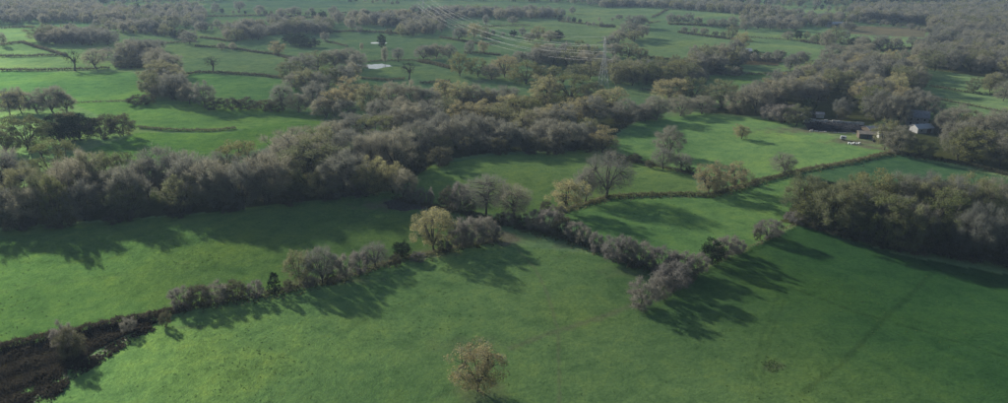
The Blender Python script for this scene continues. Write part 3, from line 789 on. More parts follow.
# single far trees dotted along hedges and meadows
DOTS = [([(560, 21), (600, 27)], 9, 7), ([(600, 21), (640, 24)], 4, 7), ([(340, 2), (400, 4)], 9, 9), ([(190, 12), (280, 16)], 12, 9), ([(280, 14), (350, 22)], 12, 10),
        ([(360, 24), (440, 28)], 18, 10), ([(360, 20), (440, 22)], 16, 10), ([(160, 8), (200, 24)], 8, 10), ([(200, 30), (260, 32)], 10, 9), ([(100, 30), (190, 40)], 14, 10),
        ([(740, 56), (800, 60)], 12, 6), ([(640, 74), (740, 76)], 16, 8), ([(600, 66), (700, 80)], 14, 9), ([(800, 40), (900, 52)], 16, 9), ([(100, 20), (200, 28)], 14, 10), ([(860, 23), (930, 32)], 16, 7),
        ([(800, 8), (850, 14)], 8, 10), ([(800, 24), (850, 30)], 10, 8), ([(120, 10), (180, 14)], 12, 10), ([(460, 33), (560, 40)], 10, 8)]

ORD = ['first', 'second', 'third', 'fourth', 'fifth', 'sixth', 'seventh', 'eighth', 'ninth', 'tenth', 'eleventh', 'twelfth', 'thirteenth', 'fourteenth', 'fifteenth',
       'sixteenth', 'seventeenth', 'eighteenth', 'nineteenth', 'twentieth']
TENS = {20: 'twenty', 30: 'thirty', 40: 'forty', 50: 'fifty', 60: 'sixty', 70: 'seventy', 80: 'eighty', 90: 'ninety'}


def ordinal(n):
    if n <= 20: return ORD[n - 1]
    t, u = (n // 10) * 10, n % 10
    if u == 0: return TENS[t][:-1] + 'ieth'
    return TENS[t] + '-' + ORD[u - 1]


CAP = {'the woodland belt edging the left field': 19.5, 'the copse on the right': 18.5, 'the wood beside the pond': 16.0, 'the long central wood': 15.0}


def collect():
    rng = np.random.default_rng(5)
    out = []          # dicts

    def put(px, p, Hm, Wm, code, grp, cat):
        dp = depth(p)
        out.append(dict(px=px, p=p, H=Hm, W=Wm, k=code, g=grp, cat=cat, size=Hm * FPX / dp, hand=True))
    for src, cat in ((G, 'tree'), (SHRUBS, 'shrub')):
        for g, rows in src.items():
            for (x, t, b, w, k) in rows:
                p = gp(x, b); cap = CAP.get(g, 17.5)
                if rise(p, t) > cap:          # taller than trees grow here: it stands farther back
                    lo, hi = t + 2.0, b
                    for _ in range(18):
                        mid = 0.5 * (lo + hi)
                        if rise(gp(x, mid), t) > cap: hi = mid
                        else: lo = mid
                    p = gp(x, lo)
                dp = depth(p)
                put(x, p, rise(p, t), w * dp / FPX, k, g, 'shrub' if k in 'MU' else 'tree')
    for g, poly, sp, (h0, h1), ks in WOODS:
        w = [tuple(gp(*q)[:2]) for q in poly]
        xs = [q[0] for q in w]; ys = [q[1] for q in w]
        gx = np.arange(min(xs), max(xs), sp); gy = np.arange(min(ys), max(ys), sp * 0.9)
        X, Y = np.meshgrid(gx, gy)
        X = X + (np.arange(len(gy)) % 2)[:, None] * sp / 2
        X = X + rng.uniform(-0.35, 0.35, X.shape) * sp; Y = Y + rng.uniform(-0.35, 0.35, Y.shape) * sp
        k = inside(w, X, Y) & (rng.random(X.shape) < 0.93)
        for x, y in zip(X[k], Y[k]):
            p = np.array([x, y, float(height(x, y))]); dp = depth(p)
            Hm = rng.uniform(h0, h1); Wm = min(Hm, sp * 1.45) * rng.uniform(0.8, 1.12)
            out.append(dict(px=W0 / 2 + FPX * x / dp, p=p, H=Hm, W=Wm, k=ks[rng.integers(len(ks))], g=g, cat='tree', size=Hm * FPX / dp, hand=False))
    for line, n, hm in DOTS:
        for i in range(n):
            t = (i + rng.uniform(-0.4, 0.4)) / max(1, n - 1)
            x = line[0][0] * (1 - t) + line[1][0] * t; y = line[0][1] * (1 - t) + line[1][1] * t + rng.uniform(-1, 1)
            p = gp(x, y); dp = depth(p); Hm = hm * rng.uniform(0.6, 1.35)
            out.append(dict(px=x, p=p, H=Hm, W=Hm * rng.uniform(0.75, 1.2), k='BBBPUE'[rng.integers(6)] if rng.random() < .9 else 'S', g='', cat='tree', size=Hm * FPX / dp, hand=False))
    return out


plants = collect()
for n_, t_ in enumerate(plants):
    u_ = np.array([t_['p'][0], t_['p'][1]])
    t_['in'] = -25 < t_['px'] < W0 + 25
trees = [t for t in plants if t['cat'] == 'tree']
shrubs = [t for t in plants if t['cat'] == 'shrub']
MAX_TREES = 300
cand = sorted([t for t in trees if t['in'] and t['g']], key=lambda t: -(t['size'] * t['W'] / t['H'] * (1.5 if t['hand'] else 0.8)))
single = cand[:MAX_TREES]
ids = set(id(t) for t in single)
mass = [t for t in trees if id(t) not in ids]
rngp = np.random.default_rng(23)
trunk_of, crown_of = {}, {}


def plant(t, label, group):
    code = t['k']; i = int(rngp.integers(len(KINDS[code][4])))
    tm, cm = proto(code, i)
    e = empty(KINDS[code][0], t['p'], float(rngp.uniform(0, 6.283)))
    e.scale = (t['W'] * 1.10, t['W'] * 1.10, t['H'] * 1.03)
    a = obj('stems' if code in 'MU' else 'trunk', tm, None, e); b = obj('crown', cm, None, e)
    trunk_of.setdefault((code, i), a); crown_of.setdefault((code, i), b)
    return tag(e, label, t['cat'], group)


def label_all(items):
    by = {}
    for t in items: by.setdefault((t['g'], KINDS[t['k']][1]), []).append(t)
    for (g, look), ts in by.items():
        ts.sort(key=lambda t: t['px'])
        prep = 'at' if g.startswith('the foot') else 'among' if g.startswith(('the trees', 'the far trees', 'the rows')) else 'in'
        for n, t in enumerate(ts):
            if len(ts) == 1: lab = f'the only {look} {prep} {g}'
            elif n == len(ts) - 1 and n > 1: lab = f'rightmost {look} {prep} {g}'
            elif n == 0: lab = f'leftmost {look} {prep} {g}'
            else: lab = f'{ordinal(n + 1)} {look} from the left {prep} {g}'
            lab = OVERRIDE.get((round(t['px']), t['g']), lab)
            noun = 'shrubs' if t['cat'] == 'shrub' else 'trees'
            plant(t, lab, f'{noun} {prep} {g}')


OVERRIDE = {
    (478, 'the front field'): 'lone round tree with russet leaves standing in the front field',
    (741, 'the open middle field'): 'small lone russet tree with clear trunk in the open middle field',
    (606, 'the middle of the valley'): 'large bare tree with wide fan of limbs in the middle of the valley',
    (434, 'the hedge between the two left fields'): 'tall ochre leafy tree beside the grey bushes on the left hedge',
    (712, 'the dark hedgerow of the right field'): 'dark round evergreen standing among mauve shrubs above the right field',
    (275, 'the hedge between the two left fields'): 'small dark conical evergreen on the left field hedge',
    (402, 'the hedge between the two left fields'): 'dark dome-shaped evergreen bush on the left field hedge',
}
label_all(single)
label_all(shrubs)


def build_mass(items, name, label):
    """the trees past the first three hundred, one mass of instanced crowns"""
    keys = sorted(k for k in crown_of if k[0] in 'BPOLESU')
    lut = {}
    for n, k in enumerate(keys): lut.setdefault(k[0], []).append(n)
    rng = np.random.default_rng(3)
    me = bpy.data.meshes.new(name); me.vertices.add(len(items))
    me.vertices.foreach_set('co', np.array([t['p'] for t in items], np.float32).ravel())
    idx = [int(rng.choice(lut.get(t['k'], lut['B']))) for t in items]
    a = me.attributes.new('pick', 'INT', 'POINT'); a.data.foreach_set('value', idx)
    a = me.attributes.new('turn', 'FLOAT', 'POINT'); a.data.foreach_set('value', rng.uniform(0, 6.28, len(items)).astype(np.float32))
    a = me.attributes.new('size', 'FLOAT_VECTOR', 'POINT'); a.data.foreach_set('vector', np.array([(t['W'], t['W'], t['H']) for t in items], np.float32).ravel())
    o = obj(name, me)
    ng = bpy.data.node_groups.new(name, 'GeometryNodeTree')
    ng.interface.new_socket('Geometry', in_out='INPUT', socket_type='NodeSocketGeometry')
    ng.interface.new_socket('Geometry', in_out='OUTPUT', socket_type='NodeSocketGeometry')
    gi = ng.nodes.new('NodeGroupInput'); go = ng.nodes.new('NodeGroupOutput')
    allj = ng.nodes.new('GeometryNodeJoinGeometry')
    for k in reversed(keys):
        j = ng.nodes.new('GeometryNodeJoinGeometry')
        for src in (trunk_of[k], crown_of[k]):
            oi = ng.nodes.new('GeometryNodeObjectInfo'); oi.inputs['Object'].default_value = src; oi.inputs['As Instance'].default_value = True
            oi.transform_space = 'ORIGINAL'
            ng.links.new(oi.outputs['Geometry'], j.inputs[0])
        g2 = ng.nodes.new('GeometryNodeGeometryToInstance'); ng.links.new(j.outputs[0], g2.inputs[0])
        ng.links.new(g2.outputs[0], allj.inputs[0])
    iop = ng.nodes.new('GeometryNodeInstanceOnPoints')

    def attr(nm, dt):
        n = ng.nodes.new('GeometryNodeInputNamedAttribute'); n.data_type = dt; n.inputs['Name'].default_value = nm
        return n.outputs['Attribute']
    cx = ng.nodes.new('ShaderNodeCombineXYZ'); ng.links.new(attr('turn', 'FLOAT'), cx.inputs[2])
    iop.inputs['Pick Instance'].default_value = True
    ng.links.new(gi.outputs[0], iop.inputs['Points']); ng.links.new(allj.outputs[0], iop.inputs['Instance'])
    ng.links.new(attr('pick', 'INT'), iop.inputs['Instance Index'])
    ng.links.new(cx.outputs[0], iop.inputs['Rotation'])
    ng.links.new(attr('size', 'FLOAT_VECTOR'), iop.inputs['Scale'])
    ng.links.new(iop.outputs[0], go.inputs[0])
    md = o.modifiers.new('trees', 'NODES'); md.node_group = ng
    return tag(o, label, 'woodland', kind='stuff')


build_mass(mass, 'distant_woodland', 'distant brown woodland and hedgerow trees massed towards the skyline')


# ------------------------------------------------------------------ hedges
def hedge(pts, h, w, label, mat='hedge', dens=1.0, elem=0.35, gaps=0.0, group='hedges between the fields', twiggy=0.5, name='hedge'):
    rng = np.random.default_rng(abs(hash_text(label)) % 100000)
    P = np.array([gp(*p)[:2] for p in pts]); seg = np.hypot(*(P[1:] - P[:-1]).T); L = seg.sum()
    dist = np.hypot(*P.mean(0))
    elem = max(elem, dist * 0.0011)
    n = int(dens * L * h * w * 1.7 / (elem ** 2) * 1.3)
    n = max(80, min(n, 12000))
    s = rng.uniform(0, L, n)
    if gaps:
        s = s[np.sin(s * 0.31 + 2 * np.sin(s * 0.11)) > -1 + 2 * gaps * rng.random(len(s)) ** 0.3]; n = len(s)
    cum = np.concatenate([[0], np.cumsum(seg)])
    k = np.clip(np.searchsorted(cum, s) - 1, 0, len(seg) - 1)
    t = (s - cum[k]) / seg[k]
    c = P[k] * (1 - t)[:, None] + P[k + 1] * t[:, None]
    d = (P[k + 1] - P[k]) / seg[k][:, None]; nrm = np.stack([-d[:, 1], d[:, 0]], 1)
    lump = 0.78 + 0.16 * np.sin(s * 0.55 + 1.3) * np.sin(s * 0.23) + 0.14 * np.sin(s * 1.7 + 0.6) + rng.normal(size=n) * 0.05
    wob = 0.5 * np.sin(s * 0.09) + 0.3 * np.sin(s * 0.27)
    a = rng.uniform(0, math.pi, n); r = rng.uniform(0.35, 1.0, n) ** 0.5
    off = np.cos(a) * r * w / 2; zz = np.sin(a) ** 0.6 * r * h * lump
    x = c[:, 0] + nrm[:, 0] * (off + wob * 0.4); y = c[:, 1] + nrm[:, 1] * (off + wob * 0.4)
    cen = np.stack([x, y, height(x, y) + zz], 1)
    m = int(n * twiggy)
    dd = rng.normal(size=(m, 3)) * 0.6; dd[:, 2] = np.abs(dd[:, 2]) + 0.5; dd = unit(dd)
    tv = ribbons(cen[:m], dd, elem * 2.2 * rng.uniform(0.6, 1.4, m), elem * 0.42 * np.ones(m), rng)
    lv = leaves(cen[m:], elem * rng.uniform(0.6, 1.4, n - m), rng, 0.4)
    o0 = np.array([P[0][0], P[0][1], float(height(*P[0]))])
    me = crown_mesh(name, [('t', tv - o0), ('q', lv - o0)], M[mat], M[mat])
    o = obj(name, me); o.location = o0
    return tag(o, label, 'hedge', group)


def hash_text(s):
    v = 7
    for ch in s: v = (v * 31 + ord(ch)) & 0x7fffffff
    return v


HEDGES = [
    ([(-40, 358), (0, 350), (60, 337), (110, 326), (150, 318), (190, 308)], 2.1, 3.8, 'dark bramble hedge above the scrubby bottom left corner', 'bramble', 1.2),
    ([(190, 308), (230, 301), (265, 296), (300, 288), (340, 279), (370, 270)], 1.3, 2.4, 'thick low hedge under the grey bushes of the left fields', 'scrub', 1.0),
    ([(370, 270), (400, 260), (440, 252), (470, 246), (497, 241)], 1.1, 2.2, 'ragged hedge at the foot of the tall ochre tree', 'hedge', 0.9),
    ([(395, 200), (420, 206), (450, 211), (480, 217), (505, 226)], 1.7, 2.4, 'dark hedge running down to the earthy gateway', 'scrub', 1.1),
    ([(515, 228), (545, 234), (575, 243), (605, 253), (640, 266), (690, 277)], 1.5, 2.4, 'dark hedge under the mauve shrubs in the valley middle', 'scrub', 1.0),
    ([(604, 199), (640, 196), (680, 195), (712, 196)], 1.6, 1.9, 'neat trimmed hedge right of the large bare fan-shaped tree', 'hedge', 1.3),
    ([(712, 196), (735, 190), (760, 182), (790, 174)], 1.8, 2.2, 'hedge linking the pair of russet trees with the small open tree', 'hedge', 1.1),
    ([(790, 174), (820, 168), (850, 163), (875, 157), (893, 153)], 1.7, 2.0, 'trimmed hedge climbing from the small open tree to the farm', 'hedge', 1.2),
    ([(560, 212), (580, 206), (604, 199)], 1.2, 2.0, 'short straggling hedge between russet tree and large bare tree', 'hedge', 0.9),
    ([(605, 152), (625, 158), (650, 165), (690, 173)], 1.2, 2.2, 'broken hedge below the mottled tree in the middle field', 'scrub', 0.8),
    ([(893, 153), (925, 158), (960, 164), (1010, 176), (1050, 186)], 1.7, 2.4, 'hedge under the farmhouse trees at the right edge', 'scrub', 1.0),
    ([(975, 205), (992, 196), (1012, 188), (1040, 180)], 2.6, 3.5, 'dark hedge stub behind the right copse', 'scrub', 1.0),
    ([(690, 280), (712, 266), (740, 254), (770, 238), (795, 224)], 0.8, 1.8, 'thin low hedge from dark evergreen up to the right copse', 'hedge', 0.5),
    ([(138, 128), (160, 130), (185, 131), (212, 131), (236, 129)], 1.3, 3.0, 'dark ditch bank below the scrub clump on the left', 'scrub', 1.0),
    ([(70, 104), (100, 102), (135, 101)], 0.9, 2.0, 'thin hedge left of the big far-left clump', 'scrub', 0.8),
    ([(0, 71), (40, 71), (80, 70), (110, 69)], 2.0, 3.0, 'long straight hedge below the dead tree on the far left', 'scrub', 1.0),
    ([(0, 57), (30, 57), (66, 56)], 2.2, 3.2, 'lower hedge of the small pale field on the far left', 'scrub', 1.0),
    ([(0, 46), (22, 43), (45, 50), (66, 56)], 2.2, 3.2, 'bent hedge crossing the small far-left field', 'scrub', 1.0),
    ([(0, 29), (15, 28), (34, 28)], 2.2, 3.2, 'hedge under the corner wood on the far left', 'scrub', 1.0),
    ([(178, 77), (200, 73), (230, 74), (260, 76), (290, 80)], 2.0, 3.0, 'long hedge left of the pond wood', 'scrub', 1.1),
    ([(195, 47), (220, 48), (245, 51), (275, 55), (293, 60)], 2.0, 3.2, 'hedge behind the russet tree left of the pond wood', 'scrub', 1.1),
    ([(200, 38), (230, 42), (255, 38), (275, 35), (300, 33)], 2.0, 3.2, 'curving hedge behind the dark evergreen bushes', 'scrub', 1.0),
    ([(320, 33), (350, 32), (380, 33), (410, 35)], 2.4, 3.6, 'hedge behind the small far pond', 'scrub', 1.0),
    ([(326, 42), (336, 44), (348, 47)], 1.4, 2.6, 'short hedge left of the small far pond', 'scrub', 0.8),
    ([(360, 79), (385, 81), (400, 80), (405, 80)], 1.8, 3.0, 'dark hedge in front of the bright pond', 'scrub', 1.1),
    ([(362, 63), (380, 61.5), (405, 61), (430, 61)], 1.4, 2.6, 'hedge along the back of the bright pond', 'scrub', 1.0),
    ([(418, 62), (435, 65), (455, 70)], 2.8, 4.0, 'thick hedge right of the second dead tree', 'scrub', 1.0),
    ([(420, 84), (437, 83), (450, 82)], 1.8, 3.0, 'short dark hedge above the autumn row', 'scrub', 1.1),
    ([(440, 38), (465, 42), (485, 45), (500, 44)], 2.0, 3.2, 'hedge under the crossing power cables', 'scrub', 1.0),
    ([(464, 54), (480, 54), (500, 56)], 2.2, 3.6, 'hedge below the two russet far trees', 'scrub', 1.0),
    ([(560, 22), (580, 24), (605, 27)], 1.8, 3.0, 'dotted hedge beside the upper centre meadow', 'scrub', 0.7),
    ([(600, 27), (615, 28)], 4.0, 5.0, 'dark hedge stub at the edge of the far clump', 'scrub', 0.9),
    ([(648, 24), (652, 23), (660, 22)], 1.5, 3.0, 'tiny hedge right of the far clump', 'scrub', 0.8),
    ([(652, 18), (662, 13), (668, 10)], 1.5, 3.0, 'thin slanting hedge above the far clump', 'scrub', 0.8),
    ([(678, 33), (700, 36), (735, 40)], 2.4, 4.0, 'tree-dotted hedge crossing the far right meadow', 'scrub', 1.0),
    ([(668, 25), (700, 26), (740, 28)], 3.0, 4.5, 'dark hedge along the top of the far right meadow', 'scrub', 1.0),
    ([(640, 58), (665, 60), (695, 63), (715, 64)], 2.4, 3.6, 'hedge along the bottom of the far right meadow', 'scrub', 1.0),
    ([(735, 60), (760, 61), (800, 63)], 3.4, 5.0, 'mauve hedge over the pale brown field', 'mauve', 1.0),
    ([(700, 76), (730, 74), (770, 75), (800, 72)], 1.6, 3.0, 'hedge between the brown wood and the pale brown field', 'scrub', 0.9),
    ([(800, 42), (830, 46), (860, 52)], 2.6, 4.0, 'hedge left of the green strip on the upper right', 'scrub', 1.0),
    ([(880, 52), (905, 50), (935, 48)], 2.6, 4.0, 'dark hedge over the green strip on the upper right', 'scrub', 1.0),
    ([(740, 37), (770, 39), (800, 41)], 1.2, 2.6, 'thin hedge in the meadow near the small dark bush', 'scrub', 0.7),
    ([(855, 21), (890, 25), (930, 28)], 2.2, 3.4, 'pale hedge above the drab field on the upper right', 'scrub', 0.9),
    ([(930, 87), (960, 92), (1010, 97)], 1.4, 2.6, 'hedge across the green strip right of the farm', 'scrub', 0.9),
    ([(920, 95), (960, 104), (1010, 114)], 1.2, 2.4, 'lower hedge of the green strip right of the farm', 'scrub', 0.9),
    ([(180, 17), (230, 17), (270, 16), (330, 20)], 2.2, 3.4, 'far hedge at the top of the upper left fields', 'scrub', 1.0),
    ([(200, 26), (250, 28), (290, 26)], 2.0, 3.4, 'second far hedge among the upper left fields', 'scrub', 1.0),
    ([(120, 29), (160, 33), (195, 42), (150, 45)], 2.0, 3.2, 'winding hedge right of the big clump on the far left', 'scrub', 0.9),
    ([(330, 14), (380, 13), (420, 14)], 2.0, 3.2, 'far hedge left of the distant pylon', 'scrub', 0.9),
    ([(450, 26), (490, 27), (530, 26)], 1.6, 3.0, 'far hedge right of the distant pylon', 'scrub', 0.8),
    ([(640, 90), (665, 92)], 1.4, 2.4, 'short hedge below the near pylon', 'scrub', 0.8),
]
for pts_, h_, w_, lab_, mat_, dens_ in HEDGES:
    hedge(pts_, h_, w_, lab_, mat_, dens_)


# ------------------------------------------------------------------ ground cover
def scatter(name, label, pts, size, mat, cat, tall=1.0):
    """small tufts, three blades each, spread over the ground"""
    rng = np.random.default_rng(hash_text(name) % 9999)
    n = len(pts)
    base = np.repeat(np.column_stack([pts, height(pts[:, 0], pts[:, 1])]), 4, 0)
    sz = np.repeat(size, 4)
    d = rng.normal(size=base.shape) * 0.8; d[:, 2] = np.abs(d[:, 2]) + 0.45 * tall; d = unit(d)
    base[:, :2] += rng.normal(size=(n * 4, 2)) * sz[:, None] * 0.35
    base[:, 2] -= 0.02
    v = ribbons(base, d, sz * rng.uniform(0.7, 1.3, n * 4), sz * 0.7, rng)
    me = crown_mesh(name, [('t', v)], mat, mat)
    return tag(obj(name, me), label, cat, kind='stuff')


def fill(poly, n, rng):
    w = [tuple(gp(*q)[:2]) for q in poly]
    xs = [q[0] for q in w]; ys = [q[1] for q in w]
    res = []
    while sum(len(r) for r in res) < n:
        x = rng.uniform(min(xs), max(xs), n); y = rng.uniform(min(ys), max(ys), n)
        k = inside(w, x, y); res.append(np.column_stack([x[k], y[k]]))
    return np.concatenate(res)[:n]


rg = np.random.default_rng(77)


def along(pts, n, w):
    P = np.array([gp(*p)[:2] for p in pts]); k = rg.integers(0, len(P) - 1, n); t = rg.random(n)[:, None]
    return P[k] * (1 - t) + P[k + 1] * t + rg.normal(size=(n, 2)) * w


mg = np.concatenate([along(h[0], 420, 1.7) for h in HEDGES[:11]])
scatter('rough_grass', 'rough straw-green grass margins along the near hedges', mg, rg.uniform(0.25, 0.75, len(mg)), M['rough'], 'grass', 1.4)
BR = [(-50, 352), (0, 350), (62, 337), (100, 328), (150, 317), (168, 313), (156, 323), (110, 342), (88, 356), (60, 372), (46, 388), (20, 406), (-50, 440)]
bp = np.concatenate([fill(BR, 14000, rg), fill([(15, 412), (44, 392), (54, 376), (84, 360), (108, 346), (150, 326), (153, 331), (116, 352), (100, 364), (70, 382), (56, 398), (40, 414)], 700, rg)])
scatter('bramble_scrub', 'dark brown bramble and bracken scrub filling the bottom left corner', bp, rg.uniform(0.35, 0.8, len(bp)) * (1 + 0.7 * np.sin(bp[:, 0] * 0.5) * np.sin(bp[:, 1] * 0.6)), M['bramble'], 'scrub', 1.2)
FR = [(20, 408), (46, 390), (58, 374), (86, 358), (110, 344), (150, 326), (152, 330), (114, 350), (98, 362), (66, 380), (52, 396), (36, 412)]
fp = fill(FR, 520, rg)
fp = fp[np.sin(fp[:, 0] * 0.6) * np.sin(fp[:, 1] * 0.5 + fp[:, 0] * 0.3) + rg.normal(size=len(fp)) * 0.4 > 0]
scatter('dry_grass', 'pale dry grass fringing the dark bottom left scrub', fp, rg.uniform(0.15, 0.45, len(fp)), M['dry_grass'], 'grass')
bk = fill([(385, 203), (400, 199), (420, 204), (425, 209), (405, 211), (390, 209)], 700, rg)
scatter('dead_bracken', 'patch of brown dead bracken at the end of the left field', bk, rg.uniform(0.4, 0.9, len(bk)), M['mauve'], 'bracken')
tp = np.concatenate([fill(FIELDS[0][0], 5000, rg), fill(FIELDS[1][0], 8000, rg), fill(FIELDS[2][0], 6000, rg), fill(FIELDS[3][0], 1500, rg), fill(FIELDS[4][0], 1500, rg),
                     fill([(455, 340), (500, 330), (515, 345), (480, 352)], 260, rg), fill([(760, 362), (775, 358), (786, 366), (772, 373)], 260, rg), fill([(500, 325), (560, 300), (600, 305), (560, 335)], 500, rg)])
tuss_n = np.sin(tp[:, 0] * 0.08) * np.sin(tp[:, 1] * 0.07 + tp[:, 0] * 0.03) + rg.normal(size=len(tp)) * 0.6
tp = tp[tuss_n > 1.0]
scatter('grass_tussocks', 'coarse grass tussocks scattered over the near pastures', tp, rg.uniform(0.10, 0.36, len(tp)), M['tussock'], 'grass')


# ------------------------------------------------------------------ pylons and cables
def pylon(p, H, heading, label):
    root = empty('pylon', p, heading)      # local x runs across the line, y along it
    b = MB(); hw = 2.9 * H / 34; tw = 0.55 * H / 34
    lv = [0, 0.16, 0.32, 0.46, 0.58, 0.68, 0.76, 0.84, 0.92]
    wid = lambda f: hw + (0.8 * H / 34 - hw) * min(1, f / 0.58) if f < 0.58 else 0.8 * H / 34 + (tw - 0.8 * H / 34) * (f - 0.58) / 0.34
    cn = lambda f: [(sx * wid(f), sy * wid(f), f * H) for sx, sy in ((-1, -1), (1, -1), (1, 1), (-1, 1))]
    leg = [MB() for _ in range(4)]
    for f0, f1 in zip(lv[:-1], lv[1:]):
        c0, c1 = cn(f0), cn(f1)
        for k in range(4):
            leg[k].bar(c0[k], c1[k], 0.12)
            kn = (k + 1) % 4
            b.bar(c0[k], c1[kn], 0.055, 3); b.bar(c0[kn], c1[k], 0.055, 3); b.bar(c1[k], c1[kn], 0.05, 3)
    for k in range(4):
        leg[k].bar(cn(0.92)[k], (0, 0, H), 0.12); leg[k].build('leg', M['steel'], root)
    b.build('bracing', M['steel'], root)
    tips = []
    for f, span in ((0.60, 6.6), (0.74, 8.2), (0.88, 6.4)):
        span *= H / 34
        for s in (-1, 1):
            a = MB(); w = wid(f); z = f * H
            tip = (s * span, 0, z + 0.3)
            for sy in (-1, 1):
                a.bar((s * w, sy * w, z), tip, 0.11, 3); a.bar((s * w, sy * w, z + 1.6), tip, 0.10, 3)
                a.bar((s * w, sy * w, z + 1.6), (s * (w + span) / 2, sy * w / 2, z + 0.15), 0.07, 3)
            ca = a.build('crossarm', M['steel'], root)
            i = MB()
            for q in range(5):
                i.bar((s * span, 0, z + 0.2 - q * 0.42), (s * span, 0, z - 0.1 - q * 0.42), 0.16, 6, 0.10)
            i.build('insulator', M['glass_insulator'], ca)
            tips.append((s, f, Vector((s * span, 0, z - 1.9))))
    tag(root, label, 'pylon', 'pylons')
    R = lambda v: Vector(p) + Vector((v.x * math.cos(heading) - v.y * math.sin(heading), v.x * math.sin(heading) + v.y * math.cos(heading), v.z))
    return [(s, f, R(v)) for s, f, v in tips] + [(0, 1.0, R(Vector((0, 0, H))))]


pA = gp(424, 22); pB = gp(603, 87)
dirv = (pB - pA)[:2]; heading = math.atan2(dirv[1], dirv[0]) + math.pi / 2
span = float(np.hypot(*dirv))
pC = gp(1085, 152)
tA = pylon(pA, 36, heading, 'faint distant lattice pylon among the far trees at the top')
tB = pylon(pB, rise(pB, 37), heading, 'steel lattice pylon standing in the trees at upper centre')
tC = pylon(pC, 30, heading, 'lattice pylon carrying the cables beyond the right of the picture')


def cable(a, b, sag, r, label, group):
    n = 40; mb = MB(); o = Vector(a)
    pts = [Vector(a).lerp(Vector(b), k / n) - Vector((0, 0, 4 * sag * (k / n) * (1 - k / n))) - o for k in range(n + 1)]
    vs = []
    t = (pts[-1] - pts[0]).normalized(); nn = t.cross(Vector((0, 0, 1))).normalized(); mm = t.cross(nn)
    for q in pts:
        for k in range(4): vs.append(q + (nn * math.cos(k * math.pi / 2) + mm * math.sin(k * math.pi / 2)) * r)
    mb.add(vs, [(4 * i + k, 4 * i + (k + 1) % 4, 4 * i + 4 + (k + 1) % 4, 4 * i + 4 + k) for i in range(n) for k in range(4)])
    ob = mb.build('power_cable', M['wire']); ob.location = o
    return tag(ob, label, 'cable', group)


LV = {0.60: 'lowest', 0.74: 'middle', 0.88: 'upper', 1.0: 'topmost'}
for (s, f, a), (_, _, b), (_, _, c) in zip(tA, tB, tC):
    side = {-1: f" on the {'left' if math.cos(heading) > 0 else 'right'}", 1: f" on the {'right' if math.cos(heading) > 0 else 'left'}", 0: ''}[s]
    rr = 0.034 if s else 0.022
    cable(a, b, 15, rr, f'{LV[f]} power cable{side} between the distant and near pylon', 'cables between the two pylons')
    cable(b, c, 8, rr * 0.35, f'{LV[f]} power cable{side} running right from the near pylon over the wood', 'cables over the right-hand wood')


# ------------------------------------------------------------------ the farm
def frame_at(px, py, rz, name):
    p = gp(px, py); return empty(name, p, rz)


def gable(root, L, Wd, eave, ridge, wall, roof, over=0.35, roof_name='roof'):
    """walls with two gables and a two-sided roof; length along local x"""
    x, y = L / 2, Wd / 2
    mb = MB()
    mb.add([(-x, -y, -0.5), (x, -y, -0.5), (x, y, -0.5), (-x, y, -0.5), (-x, -y, eave), (x, -y, eave), (x, y, eave), (-x, y, eave), (-x, 0, ridge), (x, 0, ridge)],
           [(0, 1, 5, 4), (2, 3, 7, 6), (1, 2, 6, 9, 5), (3, 0, 4, 8, 7)])
    mb.build('wall', wall, root)
    r = MB(); s = (ridge - eave) / y
    for sg in (-1, 1):
        yo = sg * (y + over); zo = eave - s * over
        t = 0.14
        r.add([(-x - over, 0, ridge + 0.03), (x + over, 0, ridge + 0.03), (x + over, yo, zo + 0.03), (-x - over, yo, zo + 0.03),
               (-x - over, 0, ridge + t), (x + over, 0, ridge + t), (x + over, yo, zo + t), (-x - over, yo, zo + t)],
              [(0, 1, 2, 3), (4, 7, 6, 5), (0, 3, 7, 4), (1, 5, 6, 2), (2, 6, 7, 3)])
    return r.build(roof_name, roof, root)


def window(root, x, y, z, w, h, face):
    """a framed window on the wall y = const (face +-1) or x = const when face is 'x'"""
    fr = MB(); pn = MB()
    if face in (-1, 1):
        d = face * 0.04
        y0, y1 = sorted((y, y + d * 2)); fr.box(x - w / 2 - .08, x + w / 2 + .08, y0, y1, z - .08, z + h + .08)
        y0, y1 = sorted((y + d * 2, y + d * 2.4)); pn.box(x - w / 2, x + w / 2, y0, y1, z, z + h)
    else:
        sg = 1 if face == 'x' else -1; d = sg * 0.04
        x0, x1 = sorted((x, x + d * 2)); fr.box(x0, x1, y - w / 2 - .08, y + w / 2 + .08, z - .08, z + h + .08)
        x0, x1 = sorted((x + d * 2, x + d * 2.4)); pn.box(x0, x1, y - w / 2, y + w / 2, z, z + h)
    o = fr.build('window', M['white'], root); pn.build('pane', M['pane'], o)


hs = frame_at(916, 125, math.radians(-24), 'farmhouse')
rf = gable(hs, 10.5, 7.0, 5.0, 8.0, M['render_wall'], M['slate'])
ch = MB().box(-4.9, -4.0, -0.5, 0.5, 7.2, 9.3).build('chimney', M['brick'], rf)
MB().box(-4.75, -4.15, -0.2, 0.2, 9.3, 9.7).build('chimney_pot', M['tan_roof'], rf)
for xx in (-3.2, 0.0, 3.2):
    window(hs, xx, -3.5, 3.1, 1.0, 1.2, -1)
for xx in (-3.2, 3.2): window(hs, xx, -3.5, 0.9, 1.1, 1.3, -1)
window(hs, -5.25, 0, 3.2, 0.9, 1.2, '-x')
dr = MB().box(-0.5, 0.5, -3.58, -3.5, 0, 2.1).build('door', M['timber'], hs); MB().box(0.3, 0.36, -3.63, -3.58, 1.0, 1.12).build('handle', M['steel'], dr)
tag(hs, 'farmhouse with pale walls and grey slate roof among the right-hand trees', 'house')

